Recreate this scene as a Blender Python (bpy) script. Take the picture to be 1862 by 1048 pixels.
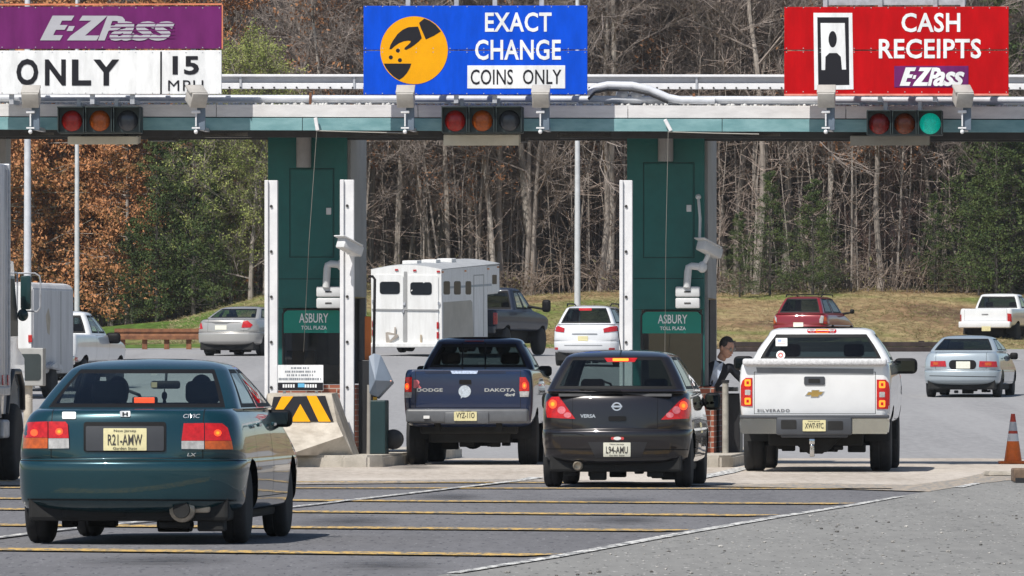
import bpy, bmesh, math, random
from mathutils import Vector, Matrix
from mathutils.bvhtree import BVHTree
R = math.radians
random.seed(7)
for o in list(bpy.data.objects): bpy.data.objects.remove(o)
S = bpy.context.scene; C = S.collection
# ---------------------------------------------------------------- camera, sky, sun, exposure
F = 14700.0; CX = 931.0; HY = 682.0; EYE = 1.26       # long lens: focal length in photo pixels, horizon row, eye height
cd = bpy.data.cameras.new('camera'); cam = bpy.data.objects.new('camera', cd); C.objects.link(cam)
cam.location = (0, 0, EYE); cam.rotation_euler = (R(90), 0, 0)
cd.sensor_width = 36; cd.lens = 36 * F / 1862; cd.shift_y = (HY - 524) / 1862
cd.clip_start = 1; cd.clip_end = 3000
S.camera = cam
SUN_AZ, SUN_EL = R(213), R(54)
W = bpy.data.worlds.new('World'); S.world = W; W.use_nodes = True
nt = W.node_tree; nt.nodes.clear()
sky = nt.nodes.new('ShaderNodeTexSky'); sky.sky_type = 'NISHITA'; sky.sun_disc = False
sky.sun_elevation = SUN_EL; sky.sun_rotation = SUN_AZ; sky.air_density = 1.0; sky.dust_density = 0.6
bg = nt.nodes.new('ShaderNodeBackground'); bg.inputs[1].default_value = 0.08
wo = nt.nodes.new('ShaderNodeOutputWorld')
nt.links.new(sky.outputs[0], bg.inputs[0]); nt.links.new(bg.outputs[0], wo.inputs[0])
sd = bpy.data.lights.new('sun', 'SUN'); sd.energy = 4.5; sd.angle = R(0.5); sd.color = (1, .955, .88)
sun = bpy.data.objects.new('sun', sd); C.objects.link(sun)
sdir = Vector((-math.sin(SUN_AZ) * math.cos(SUN_EL), -math.cos(SUN_AZ) * math.cos(SUN_EL), -math.sin(SUN_EL)))
sun.rotation_euler = sdir.to_track_quat('-Z', 'Y').to_euler(); sun.location = (-40, -40, 80)
S.view_settings.view_transform = 'Standard'; S.view_settings.look = 'None'
S.view_settings.exposure = 0.20; S.view_settings.gamma = 1
S.render.engine = 'CYCLES'
S.cycles.transparent_max_bounces = 16; S.cycles.max_bounces = 6
# ---------------------------------------------------------------- helpers
def lerp(a, b, t): return a + (b - a) * t
def sstep(a, b, x):
    t = max(0., min(1., (x - a) / (b - a))); return t * t * (3 - 2 * t)
def P(px, py, Y): return Vector(((px - CX) * Y / F, Y, EYE - (py - HY) * Y / F))
def G(px, py):                      # photo pixel -> point on the flat near ground
    Y = F * EYE / (py - HY); return Vector(((px - CX) * Y / F, Y, 0))
def srgb(r, g, b):
    f = lambda c: c / 12.92 if c <= .04045 else ((c + .055) / 1.055) ** 2.4
    return (f(r / 255), f(g / 255), f(b / 255))
MATS = {}
def mat(name, col, rough=.6, metal=0., vary=.12, vscale=4., bump=0., bscale=60., coat=0., emit=None, estr=0., spec=.5, col2=None, stretch=None, contrast=(.35, .65)):
    if name in MATS: return MATS[name]
    m = bpy.data.materials.new(name); m.use_nodes = True; MATS[name] = m
    n = m.node_tree.nodes; l = m.node_tree.links; b = n['Principled BSDF']
    b.inputs['Roughness'].default_value = rough; b.inputs['Metallic'].default_value = metal
    b.inputs['Specular IOR Level'].default_value = spec
    if coat: b.inputs['Coat Weight'].default_value = coat; b.inputs['Coat Roughness'].default_value = .03
    tc = n.new('ShaderNodeTexCoord'); mp = n.new('ShaderNodeMapping'); l.new(tc.outputs['Object'], mp.inputs[0])
    if stretch: mp.inputs['Scale'].default_value = stretch
    if vary > 0 or col2:
        nz = n.new('ShaderNodeTexNoise'); nz.inputs['Scale'].default_value = vscale; nz.inputs['Detail'].default_value = 6; nz.inputs['Roughness'].default_value = .65
        l.new(mp.outputs[0], nz.inputs['Vector'])
        cr = n.new('ShaderNodeValToRGB'); cr.color_ramp.elements[0].position = contrast[0]; cr.color_ramp.elements[1].position = contrast[1]
        c2 = col2 if col2 else tuple(min(1, c * (1 + vary)) for c in col)
        c1 = col if col2 else tuple(c * (1 - vary) for c in col)
        cr.color_ramp.elements[0].color = (*c1, 1); cr.color_ramp.elements[1].color = (*c2, 1)
        l.new(nz.outputs['Fac'], cr.inputs[0]); l.new(cr.outputs[0], b.inputs['Base Color'])
    else: b.inputs['Base Color'].default_value = (*col, 1)
    if bump:
        nb = n.new('ShaderNodeTexNoise'); nb.inputs['Scale'].default_value = bscale; nb.inputs['Detail'].default_value = 4
        l.new(mp.outputs[0], nb.inputs['Vector'])
        bp = n.new('ShaderNodeBump'); bp.inputs['Strength'].default_value = bump; bp.inputs['Distance'].default_value = .02
        l.new(nb.outputs['Fac'], bp.inputs['Height']); l.new(bp.outputs[0], b.inputs['Normal'])
    if emit: b.inputs['Emission Color'].default_value = (*emit, 1); b.inputs['Emission Strength'].default_value = estr
    return m
def glass(name, tint, refl=1.0, rough=.02):      # thin tinted pane: see-through with mirror-like reflection at the surface
    if name in MATS: return MATS[name]
    m = bpy.data.materials.new(name); m.use_nodes = True; MATS[name] = m
    n = m.node_tree.nodes; l = m.node_tree.links; n.clear()
    t = n.new('ShaderNodeBsdfTransparent'); t.inputs[0].default_value = (*tint, 1)
    g = n.new('ShaderNodeBsdfGlossy'); g.inputs[1].default_value = rough
    fr = n.new('ShaderNodeFresnel'); ge = n.new('ShaderNodeNewGeometry'); bk = n.new('ShaderNodeMath'); bk.operation = 'MULTIPLY_ADD'; bk.inputs[1].default_value = 1 / 1.5 - 1.5; bk.inputs[2].default_value = 1.5
    l.new(ge.outputs['Backfacing'], bk.inputs[0]); l.new(bk.outputs[0], fr.inputs[0])      # same index from either side of the pane
    mu = n.new('ShaderNodeMath'); mu.operation = 'MULTIPLY'; mu.inputs[1].default_value = refl; mu.use_clamp = True
    x = n.new('ShaderNodeMixShader'); o = n.new('ShaderNodeOutputMaterial')
    l.new(fr.outputs[0], mu.inputs[0]); l.new(mu.outputs[0], x.inputs[0]); l.new(t.outputs[0], x.inputs[1]); l.new(g.outputs[0], x.inputs[2]); l.new(x.outputs[0], o.inputs[0])
    return m
def link(name, me, mats, parent=None, smooth=False):
    o = bpy.data.objects.new(name, me); C.objects.link(o)
    me.name = name
    for m in (mats if isinstance(mats, (list, tuple)) else [mats]): me.materials.append(m)
    if parent is not None: o.parent = parent
    if smooth:
        for p in me.polygons: p.use_smooth = True
    return o
def tag(o, label=None, cat=None, group=None, kind=None):
    if label: o['label'] = label
    if cat: o['category'] = cat
    if group: o['group'] = group
    if kind: o['kind'] = kind
    return o
def thing(name, label, cat, loc=(0, 0, 0), rz=0., group=None):
    o = bpy.data.objects.new(name, None); C.objects.link(o); o.location = loc; o.rotation_euler = (0, 0, rz)
    o.empty_display_size = .1
    return tag(o, label, cat, group)
def copy_tree(o, parent=None):
    c = o.copy(); C.objects.link(c)
    if parent is not None: c.parent = parent
    for ch in o.children: copy_tree(ch, c)
    return c
class MB:
    def __init__(s): s.bm = bmesh.new(); s.mi = 0
    def _tag(s, fs):
        for f in fs: f.material_index = s.mi
    def box(s, c, d, rot=None, bev=0., seg=2, mtx=None):
        r = bmesh.ops.create_cube(s.bm, size=1); vs = r['verts']
        M = Matrix.Translation(c)
        if rot: M = M @ (Matrix.Rotation(rot[2], 4, 'Z') @ Matrix.Rotation(rot[1], 4, 'Y') @ Matrix.Rotation(rot[0], 4, 'X'))
        if mtx: M = mtx @ M
        bmesh.ops.transform(s.bm, matrix=M @ Matrix.Diagonal((*d, 1)), verts=vs)
        fs = list({f for v in vs for f in v.link_faces}); s._tag(fs)
        if bev > 0:
            es = list({e for v in vs for e in v.link_edges})
            r2 = bmesh.ops.bevel(s.bm, geom=es, offset=bev, segments=seg, affect='EDGES', profile=.5); s._tag(r2['faces'])
        return s
    def cyl(s, p, q, r, r2=None, n=12, caps=True):
        p = Vector(p); q = Vector(q); d = q - p; L = d.length
        if L < 1e-6: return s
        rr = bmesh.ops.create_cone(s.bm, cap_ends=caps, segments=n, radius1=r, radius2=r if r2 is None else r2, depth=L)
        M = Matrix.Translation((p + q) / 2) @ d.to_track_quat('Z', 'Y').to_matrix().to_4x4()
        bmesh.ops.transform(s.bm, matrix=M, verts=rr['verts'])
        s._tag({f for v in rr['verts'] for f in v.link_faces}); return s
    def tube(s, pts, r, n=8):
        pts = [Vector(p) for p in pts]; rings = []
        for i, p in enumerate(pts):
            d = (pts[min(i + 1, len(pts) - 1)] - pts[max(i - 1, 0)]).normalized()
            a = d.orthogonal().normalized() if i == 0 else (rings[-1][1] - d * rings[-1][1].dot(d)).normalized()
            b = d.cross(a); ri = r[i] if isinstance(r, (list, tuple)) else r
            rings.append(([s.bm.verts.new(p + a * math.cos(k * 2 * math.pi / n) * ri + b * math.sin(k * 2 * math.pi / n) * ri) for k in range(n)], a))
        fs = []
        for (A, _), (B, _) in zip(rings, rings[1:]):
            for k in range(n): fs.append(s.bm.faces.new((A[k], A[(k + 1) % n], B[(k + 1) % n], B[k])))
        fs.append(s.bm.faces.new(rings[0][0][::-1])); fs.append(s.bm.faces.new(rings[-1][0])); s._tag(fs); return s
    def ball(s, c, d, u=14, v=10, rot=None):
        r = bmesh.ops.create_uvsphere(s.bm, u_segments=u, v_segments=v, radius=1)
        M = Matrix.Translation(c)
        if rot: M = M @ (Matrix.Rotation(rot[2], 4, 'Z') @ Matrix.Rotation(rot[1], 4, 'Y') @ Matrix.Rotation(rot[0], 4, 'X'))
        bmesh.ops.transform(s.bm, matrix=M @ Matrix.Diagonal((*d, 1)), verts=r['verts'])
        s._tag({f for w in r['verts'] for f in w.link_faces}); return s
    def prism(s, poly, a, b, axis='y', bev=0.):       # polygon extruded along an axis from a to b
        f = {'y': lambda p, t: (p[0], t, p[1]), 'x': lambda p, t: (t, p[0], p[1]), 'z': lambda p, t: (p[0], p[1], t)}[axis]
        A = [s.bm.verts.new(f(p, a)) for p in poly]; B = [s.bm.verts.new(f(p, b)) for p in poly]; n = len(poly)
        fs = [s.bm.faces.new(A), s.bm.faces.new(B[::-1])]
        for k in range(n): fs.append(s.bm.faces.new((A[k], B[k], B[(k + 1) % n], A[(k + 1) % n])))
        bmesh.ops.recalc_face_normals(s.bm, faces=fs); s._tag(fs)
        if bev > 0:
            r2 = bmesh.ops.bevel(s.bm, geom=list({e for q in fs for e in q.edges}), offset=bev, segments=2, affect='EDGES'); s._tag(r2['faces'])
        return s
    def lathe(s, prof, axis='z', c=(0, 0, 0), n=20):      # prof: (r, h)
        M = {'z': Matrix.Identity(4), 'x': Matrix.Rotation(R(90), 4, 'Y'), 'y': Matrix.Rotation(R(-90), 4, 'X')}[axis]; M = Matrix.Translation(c) @ M
        rings = [[s.bm.verts.new(M @ Vector((r * math.cos(2 * math.pi * k / n), r * math.sin(2 * math.pi * k / n), h))) for k in range(n)] for r, h in prof]
        fs = []
        for A, B in zip(rings, rings[1:]):
            for k in range(n): fs.append(s.bm.faces.new((A[k], A[(k + 1) % n], B[(k + 1) % n], B[k])))
        fs.append(s.bm.faces.new(rings[0][::-1])); fs.append(s.bm.faces.new(rings[-1])); s._tag(fs); return s
    def build(s, name, mats, parent=None, smooth=None, label=None):
        me = bpy.data.meshes.new(name); bmesh.ops.recalc_face_normals(s.bm, faces=s.bm.faces[:]) if False else None
        s.bm.to_mesh(me); s.bm.free()
        o = link(name, me, mats, parent)
        if smooth is not None:
            ca = math.cos(R(smooth)); 
            for p in me.polygons: p.use_smooth = True
            try: me.set_sharp_from_angle(angle=R(smooth))
            except Exception: pass
        if label: o['label'] = label
        return o
def text_mesh(txt, bold=0., shear=0., spacing=1., width=1.):
    cu = bpy.data.curves.new('t', 'FONT'); cu.body = txt; cu.offset = bold; cu.shear = shear; cu.space_character = spacing; cu.resolution_u = 3
    cu.fill_mode = 'FRONT'
    ob = bpy.data.objects.new('t', cu); C.objects.link(ob)
    dg = bpy.context.evaluated_depsgraph_get(); me = bpy.data.meshes.new_from_object(ob.evaluated_get(dg))
    bpy.data.objects.remove(ob); bpy.data.curves.remove(cu)
    vs = [v.co.copy() for v in me.vertices]; fs = [list(p.vertices) for p in me.polygons]; bpy.data.meshes.remove(me)
    x0 = min(v.x for v in vs); x1 = max(v.x for v in vs); y0 = min(v.y for v in vs); y1 = max(v.y for v in vs)
    return [((v.x - x0) / (x1 - x0), (v.y - y0) / (y1 - y0)) for v in vs], fs
def flat_text(mb, txt, x0, z0, x1, z1, y, bold=0., shear=0., spacing=1.):     # upright lettering in the local XZ plane, facing -y
    vs, fs = text_mesh(txt, bold, shear, spacing)
    V = [mb.bm.verts.new((lerp(x0, x1, u), y, lerp(z0, z1, v))) for u, v in vs]
    for f in fs:
        try: q = mb.bm.faces.new([V[i] for i in f]); q.material_index = mb.mi
        except ValueError: pass
def flat_poly(mb, pts, y):
    q = mb.bm.faces.new([mb.bm.verts.new((p[0], y, p[1])) for p in pts]); q.material_index = mb.mi
    q.normal_update()
    if q.normal.y > 0: q.normal_flip()
def ell(cx, cz, rx, rz, n=28): return [(cx + rx * math.cos(2 * math.pi * k / n), cz + rz * math.sin(2 * math.pi * k / n)) for k in range(n)]
def rrect(x0, z0, x1, z1, r, n=4):
    pts = []
    xa, xb = sorted((x0, x1)); za, zb = sorted((z0, z1)); r = min(r, (xb - xa) / 2.01, (zb - za) / 2.01)
    for cx, cz, a in ((xb - r, zb - r, 0), (xa + r, zb - r, 90), (xa + r, za + r, 180), (xb - r, za + r, 270)):
        for k in range(n + 1): t = R(a + 90 * k / n); pts.append((cx + r * math.cos(t), cz + r * math.sin(t)))
    return pts
# ---------------------------------------------------------------- terrain
def road_z(Y, X=4.):
    d = Y - 128
    return (0. if d < -12 else (.0155 * (d + 12) ** 2 / 48 if d < 12 else .0155 * d)) + .17 * sstep(2, -3, X) * sstep(150, 215, Y)
def edge_y(X): return 262 + 1.5 * math.sin(X * .13) + -9 * sstep(-6, -9, X)
def terr_z(X, Y):
    e = edge_y(X); z = road_z(min(Y, e), X)
    if Y > e:
        t = Y - e; z += (2.15 - .75 * math.exp(-((X + .5) / 5.5) ** 2)) * sstep(0, 40, t) + .012 * t + (.25 * math.sin(X * .21 + Y * .07) + .12 * math.sin(X * .6)) * sstep(2, 14, t)
        if X < -8: z += (-1.45 * sstep(-5, -15, X)) * sstep(2, 30, t)
        z += 9 * sstep(70, 190, t)
    else: z -= .06
    return z
def grid(name, xs, ys, zf, m, parent=None, smooth=True):
    vs = [(x, y, zf(x, y)) for y in ys for x in xs]; n = len(xs)
    fs = [(j * n + i, j * n + i + 1, (j + 1) * n + i + 1, (j + 1) * n + i) for j in range(len(ys) - 1) for i in range(n - 1)]
    me = bpy.data.meshes.new(name); me.from_pydata(vs, [], fs); return link(name, me, m, parent, smooth)
def frange(a, b, st):
    n = max(1, round((b - a) / st)); return [a + (b - a) * i / n for i in range(n + 1)]
# ---------------------------------------------------------------- ground, road, markings
def ground_mat(name, base, alt, speck_dark, speck_light, sd, sl, patch=.25):
    m = bpy.data.materials.new(name); m.use_nodes = True; MATS[name] = m
    n = m.node_tree.nodes; l = m.node_tree.links; b = n['Principled BSDF']; b.inputs['Roughness'].default_value = .92
    b.inputs['Specular IOR Level'].default_value = .25
    tc = n.new('ShaderNodeTexCoord')
    def noise(sc, det, st=(1, 1, 1)):
        mp = n.new('ShaderNodeMapping'); mp.inputs['Scale'].default_value = st; l.new(tc.outputs['Object'], mp.inputs[0])
        z = n.new('ShaderNodeTexNoise'); z.inputs['Scale'].default_value = sc; z.inputs['Detail'].default_value = det; l.new(mp.outputs[0], z.inputs['Vector']); return z
    def ramp(src, a, bb):
        r = n.new('ShaderNodeValToRGB'); r.color_ramp.elements[0].position = a; r.color_ramp.elements[1].position = bb; l.new(src, r.inputs[0]); return r
    def mix(f, c1, c2):
        x = n.new('ShaderNodeMix'); x.data_type = 'RGBA'
        if hasattr(f, 'links'): l.new(f, x.inputs[0])
        else: x.inputs[0].default_value = f
        for i, c in ((6, c1), (7, c2)):
            if hasattr(c, 'links'): l.new(c, x.inputs[i])
            else: x.inputs[i].default_value = (*c, 1)
        return x.outputs[2]
    big = ramp(noise(patch, 5, (1, .35, 1)).outputs['Fac'], .35, .65); c = mix(big.outputs[0], base, alt)
    tracks = ramp(noise(.9, 3, (1, .02, 1)).outputs['Fac'], .45, .7); 
    mu = n.new('ShaderNodeMath'); mu.operation = 'MULTIPLY'; mu.inputs[1].default_value = .55; l.new(tracks.outputs[0], mu.inputs[0])
    c = mix(mu.outputs[0], c, tuple(v * .72 for v in base))
    g = ramp(noise(9, 4, (1, .10, 1)).outputs['Fac'], .3, .7); mu2 = n.new('ShaderNodeMath'); mu2.operation = 'MULTIPLY'; mu2.inputs[1].default_value = .5; l.new(g.outputs[0], mu2.inputs[0]); c = mix(mu2.outputs[0], c, tuple(v * 1.18 for v in alt))
    d = ramp(noise(22, 2, (1, .12, 1)).outputs['Fac'], sd, sd + .05); c = mix(d.outputs[0], c, speck_dark)
    w = ramp(noise(27, 2, (1, .14, 1)).outputs['Fac'], sl, sl + .04); c = mix(w.outputs[0], c, speck_light)
    l.new(c, b.inputs['Base Color'])
    bp = n.new('ShaderNodeBump'); bp.inputs['Strength'].default_value = .25; bp.inputs['Distance'].default_value = .01
    l.new(noise(30, 3).outputs['Fac'], bp.inputs['Height']); l.new(bp.outputs[0], b.inputs['Normal'])
    return m
ASPH = ground_mat('asphalt', (.128, .126, .134), (.165, .163, .171), (.07, .07, .08), (.26, .26, .27), .62, .66)
SHLD = ground_mat('worn_shoulder_asphalt', (.20, .197, .19), (.24, .236, .226), (.075, .075, .073), (.44, .43, .41), .645, .665, .5)
CONC = ground_mat('pale_concrete', (.35, .30, .25), (.52, .47, .415), (.30, .26, .22), (.64, .62, .58), .66, .70, .4)
FARA = ground_mat('far_asphalt', (.265, .262, .268), (.295, .292, .297), (.235, .233, .238), (.34, .34, .34), .70, .74, .1)
def paint_mat(name, col, under, thr):
    m = bpy.data.materials.new(name); m.use_nodes = True; n = m.node_tree.nodes; l = m.node_tree.links; b = n['Principled BSDF']; b.inputs['Roughness'].default_value = .8
    tc = n.new('ShaderNodeTexCoord'); mp = n.new('ShaderNodeMapping'); mp.inputs['Scale'].default_value = (1, .2, 1); l.new(tc.outputs['Object'], mp.inputs[0])
    z = n.new('ShaderNodeTexNoise'); z.inputs['Scale'].default_value = 14; z.inputs['Detail'].default_value = 8; z.inputs['Roughness'].default_value = .7; l.new(mp.outputs[0], z.inputs['Vector'])
    r = n.new('ShaderNodeValToRGB'); r.color_ramp.elements[0].position = thr; r.color_ramp.elements[1].position = thr + .12
    r.color_ramp.elements[0].color = (*under, 1); r.color_ramp.elements[1].color = (*col, 1); l.new(z.outputs['Fac'], r.inputs[0]); l.new(r.outputs[0], b.inputs['Base Color']); return m
YEL = paint_mat('yellow_road_paint', (.60, .385, .11), (.17, .155, .13), .43)
WHT = paint_mat('white_road_paint', (.70, .69, .66), (.20, .20, .20), .44)
xs = frange(-300, -60, 20) + frange(-60, 60, 3)[1:] + frange(60, 300, 20)[1:]
ys = frange(-80, 100, 20) + frange(100, 250, 5)[1:] + frange(250, 320, 1.6)[1:] + frange(320, 700, 12)[1:]
# hillside grass: tan, brown and green patches with a rough nap
def grass_mat():
    m = bpy.data.materials.new('rough_grass'); m.use_nodes = True; n = m.node_tree.nodes; l = m.node_tree.links; b = n['Principled BSDF']; b.inputs['Roughness'].default_value = .95; b.inputs['Specular IOR Level'].default_value = .1
    tc = n.new('ShaderNodeTexCoord')
    def nz(sc, st, det=6):
        mp = n.new('ShaderNodeMapping'); mp.inputs['Scale'].default_value = st; l.new(tc.outputs['Object'], mp.inputs[0])
        z = n.new('ShaderNodeTexNoise'); z.inputs['Scale'].default_value = sc; z.inputs['Detail'].default_value = det; l.new(mp.outputs[0], z.inputs['Vector']); return z.outputs['Fac']
    r1 = n.new('ShaderNodeValToRGB'); e = r1.color_ramp.elements
    e[0].position = .30; e[0].color = (.085, .15, .03, 1); e[1].position = .68; e[1].color = (.13, .09, .06, 1)
    k = e.new(.40); k.color = (.16, .185, .06, 1); k = e.new(.50); k.color = (.30, .235, .13, 1); k = e.new(.60); k.color = (.25, .17, .10, 1)
    sx = n.new('ShaderNodeSeparateXYZ'); l.new(tc.outputs['Object'], sx.inputs[0])       # the left bank is greener, the right one dry
    mr = n.new('ShaderNodeMapRange'); mr.inputs[1].default_value = -14; mr.inputs[2].default_value = 6; mr.inputs[3].default_value = -.13; mr.inputs[4].default_value = .05; l.new(sx.outputs[0], mr.inputs[0])
    ad = n.new('ShaderNodeMath'); l.new(mr.outputs[0], ad.inputs[0]); l.new(nz(.22, (.7, .6, 1)), ad.inputs[1]); l.new(ad.outputs[0], r1.inputs[0])
    r2 = n.new('ShaderNodeValToRGB'); r2.color_ramp.elements[0].position = .3; r2.color_ramp.elements[1].position = .7
    r2.color_ramp.elements[0].color = (.55, .5, .45, 1); r2.color_ramp.elements[1].color = (1.25, 1.25, 1.2, 1); l.new(nz(3.2, (1, .3, 1)), r2.inputs[0])
    x = n.new('ShaderNodeMix'); x.data_type = 'RGBA'; x.blend_type = 'MULTIPLY'; x.inputs[0].default_value = 1; l.new(r1.outputs[0], x.inputs[6]); l.new(r2.outputs[0], x.inputs[7])
    l.new(x.outputs[2], b.inputs['Base Color']); return m
GRASS = grass_mat()
tag(grid('ground', xs, ys, terr_z, GRASS), kind='structure')
rxs = frange(-60, 60, 3)
def road_grid(name, y0, y1, m, dz, xa=-60, xb=60):
    xl = frange(xa, xb, 3); vs = []; fs = []; st = frange(0, 1, .02)
    for t in st:
        for x in xl:
            e = y1(x) if callable(y1) else y1; y = lerp(y0, e, t); vs.append((x, y, road_z(y, x) + dz))
    n = len(xl); fs = [(j * n + i, j * n + i + 1, (j + 1) * n + i + 1, (j + 1) * n + i) for j in range(len(st) - 1) for i in range(n - 1)]
    me = bpy.data.meshes.new(name); me.from_pydata(vs, [], fs); return tag(link(name, me, m, None, True), kind='structure')
road_grid('approach_road', -40, 121, ASPH, 0)
road_grid('plaza_road', 121, lambda x: edge_y(x) + .3, FARA, 0)
def sheet(name, pts, m, dz):
    me = bpy.data.meshes.new(name); me.from_pydata([(p.x, p.y, road_z(p.y) + dz) for p in pts], [], [list(range(len(pts)))]); o = tag(link(name, me, m), kind='structure')
    if me.polygons[0].normal.z < 0: me.flip_normals()
    return o
sheet('concrete_lane_pad', [G(-800, 878), G(400, 880), G(980, 874), G(1300, 882), G(1660, 886), G(1775, 872), Vector((9.5, 117, 0)), Vector((7.0, 121, 0)), Vector((-14, 121, 0)), Vector((-14, 100, 0))], CONC, .004)
sheet('road_shoulder', [G(640, 1048 + 60), G(800, 1048), G(1000, 1019), G(1240, 974), G(1640, 903), G(1700, 893), G(1775, 878), G(1862, 872), G(2400, 880), G(2400, 1110)], SHLD, .008)
sheet('dirt_patch', [G(1290, 886), G(1500, 890), G(1690, 896), G(1762, 884), G(1862, 872), G(1900, 862), G(1790, 862), G(1740, 873), G(1660, 884), G(1450, 880)], paint_mat('tan_dirt', (.42, .345, .265), (.225, .22, .21), .44), .012)
sheet('tar_seam', [G(-800, 883), G(400, 884), G(975, 877.5), G(1300, 885), G(1300, 882.5), G(980, 872.5), G(400, 877), G(-800, 876)], paint_mat('tar_and_grit', (.10, .095, .09), (.36, .32, .28), .50), .010)
def stain_mat():
    m = bpy.data.materials.new('oil_stain'); m.use_nodes = True; n = m.node_tree.nodes; l = m.node_tree.links; b = n['Principled BSDF']; b.inputs['Base Color'].default_value = (.045, .043, .045, 1); b.inputs['Roughness'].default_value = .6
    tc = n.new('ShaderNodeTexCoord'); mp = n.new('ShaderNodeMapping'); mp.inputs['Location'].default_value = (-1, -1, 0); mp.inputs['Scale'].default_value = (2, 2, 0); l.new(tc.outputs['Generated'], mp.inputs[0])
    g = n.new('ShaderNodeTexGradient'); g.gradient_type = 'SPHERICAL'; l.new(mp.outputs[0], g.inputs[0])
    z = n.new('ShaderNodeTexNoise'); z.inputs['Scale'].default_value = 2.5; z.inputs['Detail'].default_value = 6; l.new(tc.outputs['Object'], z.inputs['Vector'])
    x = n.new('ShaderNodeMath'); x.operation = 'MULTIPLY'; l.new(g.outputs['Fac'], x.inputs[0]); l.new(z.outputs['Fac'], x.inputs[1])
    r = n.new('ShaderNodeMapRange'); r.inputs[1].default_value = .12; r.inputs[2].default_value = .5; r.inputs[4].default_value = .5; l.new(x.outputs[0], r.inputs[0]); l.new(r.outputs[0], b.inputs['Alpha']); return m
STAIN = stain_mat()
for px, py, w, h in ((640, 950, 260, 14), (820, 905, 200, 9), (1130, 948, 240, 10), (300, 1022, 420, 14), (700, 1030, 300, 12), (760, 852, 170, 7), (1560, 858, 190, 6), (1100, 912, 300, 7)):
    sheet('oil_stain', [G(px - w / 2, py + h), G(px + w / 2, py + h), G(px + w / 2, py - h), G(px - w / 2, py - h)], STAIN, .0185)
def stripe(name, a, b, w, m, dz=.012, n=1):       # a thin painted line on the ground between two points
    a = Vector(a); b = Vector(b); d = (b - a).normalized(); s = Vector((-d.y, d.x, 0)) * w / 2; vs = []; fs = []
    K = 12
    for k in range(K + 1):
        p = a.lerp(b, k / K); vs += [(p.x + s.x, p.y + s.y, dz), (p.x - s.x, p.y - s.y, dz)]
    fs = [(2 * k, 2 * k + 1, 2 * k + 3, 2 * k + 2) for k in range(K)]
    me = bpy.data.meshes.new(name); me.from_pydata(vs, [], fs)
    if me.polygons[0].normal.z < 0: me.flip_normals()
    return tag(link(name, me, m), kind='structure')
for (xa, ya, xb, yb, th) in ((-300, 998, 992, 1012, 4.2), (-300, 954, 1236, 967, 3.4), (-300, 925, 1386, 939.5, 2.8), (-300, 906, 1532, 918, 2.4), (-200, 888, 1622, 890.5, 1.7), (-200, 876, 1250, 880, 1.3)):
    a = G(xa, ya); b = G(xb, yb); Y = (a.y + b.y) / 2; py = (ya + yb) / 2 
    wd = abs(G(0, py - th / 2).y - G(0, py + th / 2).y)
    stripe('yellow_road_stripe', a, b, wd * .98, YEL)
def quad_line(name, pts, m, dz=.016):             # a painted line given by its left and right edges in photo pixels
    vs = []
    for (xl, xr, y) in pts: a = G(xl, y); b = G(xr, y); vs += [(a.x, a.y, dz), (b.x, b.y, dz)]
    fs = [(2 * k, 2 * k + 1, 2 * k + 3, 2 * k + 2) for k in range(len(pts) - 1)]
    me = bpy.data.meshes.new(name); me.from_pydata(vs, [], fs)
    if me.polygons[0].normal.z < 0: me.flip_normals()
    return tag(link(name, me, m), kind='structure')
quad_line('white_edge_line', [(812, 838, 1046), (997, 1026, 1016), (1205, 1234, 977), (1407, 1432, 942), (1536, 1557, 922), (1632, 1647, 905)], WHT)
quad_line('white_edge_line', [(1730, 1752, 889), (1768, 1785, 881)], WHT)
quad_line('white_lane_line', [(-60, -36, 986), (100, 121, 966), (240, 259, 952), (430, 446, 934), (543, 560, 922), (790, 807, 893), (935, 957, 876), (962, 992, 870)], WHT)
quad_line('white_lane_line', [(1225, 1260, 876), (1300, 1335, 862), (1340, 1370, 852)], WHT)
for (px, py, w, h) in ((1470, 782, 22, 1.6), (1560, 670, 16, 1.6), (1840, 655, 30, 2), (700, 748, 18, 2), (1685, 668, 16, 1.4)):   # lane dashes on the far plaza
    s = (py - 455) / 3.24; Y = F / s; a = P(px, py, Y); hw = w / s / 2; hl = h / 3.24 / s * Y / 2
    me = bpy.data.meshes.new('lane_dash'); z = lambda y: road_z(y) + .012
    me.from_pydata([(a.x - hw, Y - hl, z(Y - hl)), (a.x + hw, Y - hl, z(Y - hl)), (a.x + hw, Y + hl, z(Y + hl)), (a.x - hw, Y + hl, z(Y + hl))], [], [(0, 1, 2, 3)])
    tag(link('lane_dash', me, WHT), kind='structure')
# loose stones on the shoulder (uncountable)
STONE = mat('loose_stone', (.10, .095, .09), .9, vary=.1, vscale=1, col2=(.5, .48, .45), contrast=(.4, .6))
mb = MB(); rg = random.Random(3)
for k in range(420):
    py = 895 + 170 * rg.random() ** .8; edge = 1000 + (1019 - py) * 5.52
    px = rg.uniform(edge + 30, 1990); p = G(px, py); r = rg.choice((.004, .005, .006, .007, .009, .012, .017)) * rg.uniform(.6, 1.1)
    b = bmesh.ops.create_icosphere(mb.bm, subdivisions=1, radius=r); bmesh.ops.transform(mb.bm, matrix=Matrix.Translation((p.x, p.y, r * .4 + .008)) @ Matrix.Rotation(rg.random() * 6, 4, 'Z') @ Matrix.Diagonal((1.3, 1, .6, 1)), verts=b['verts'])
tag(mb.build('loose_stones', STONE), kind='stuff', label='small loose stones scattered over the worn shoulder')
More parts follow.
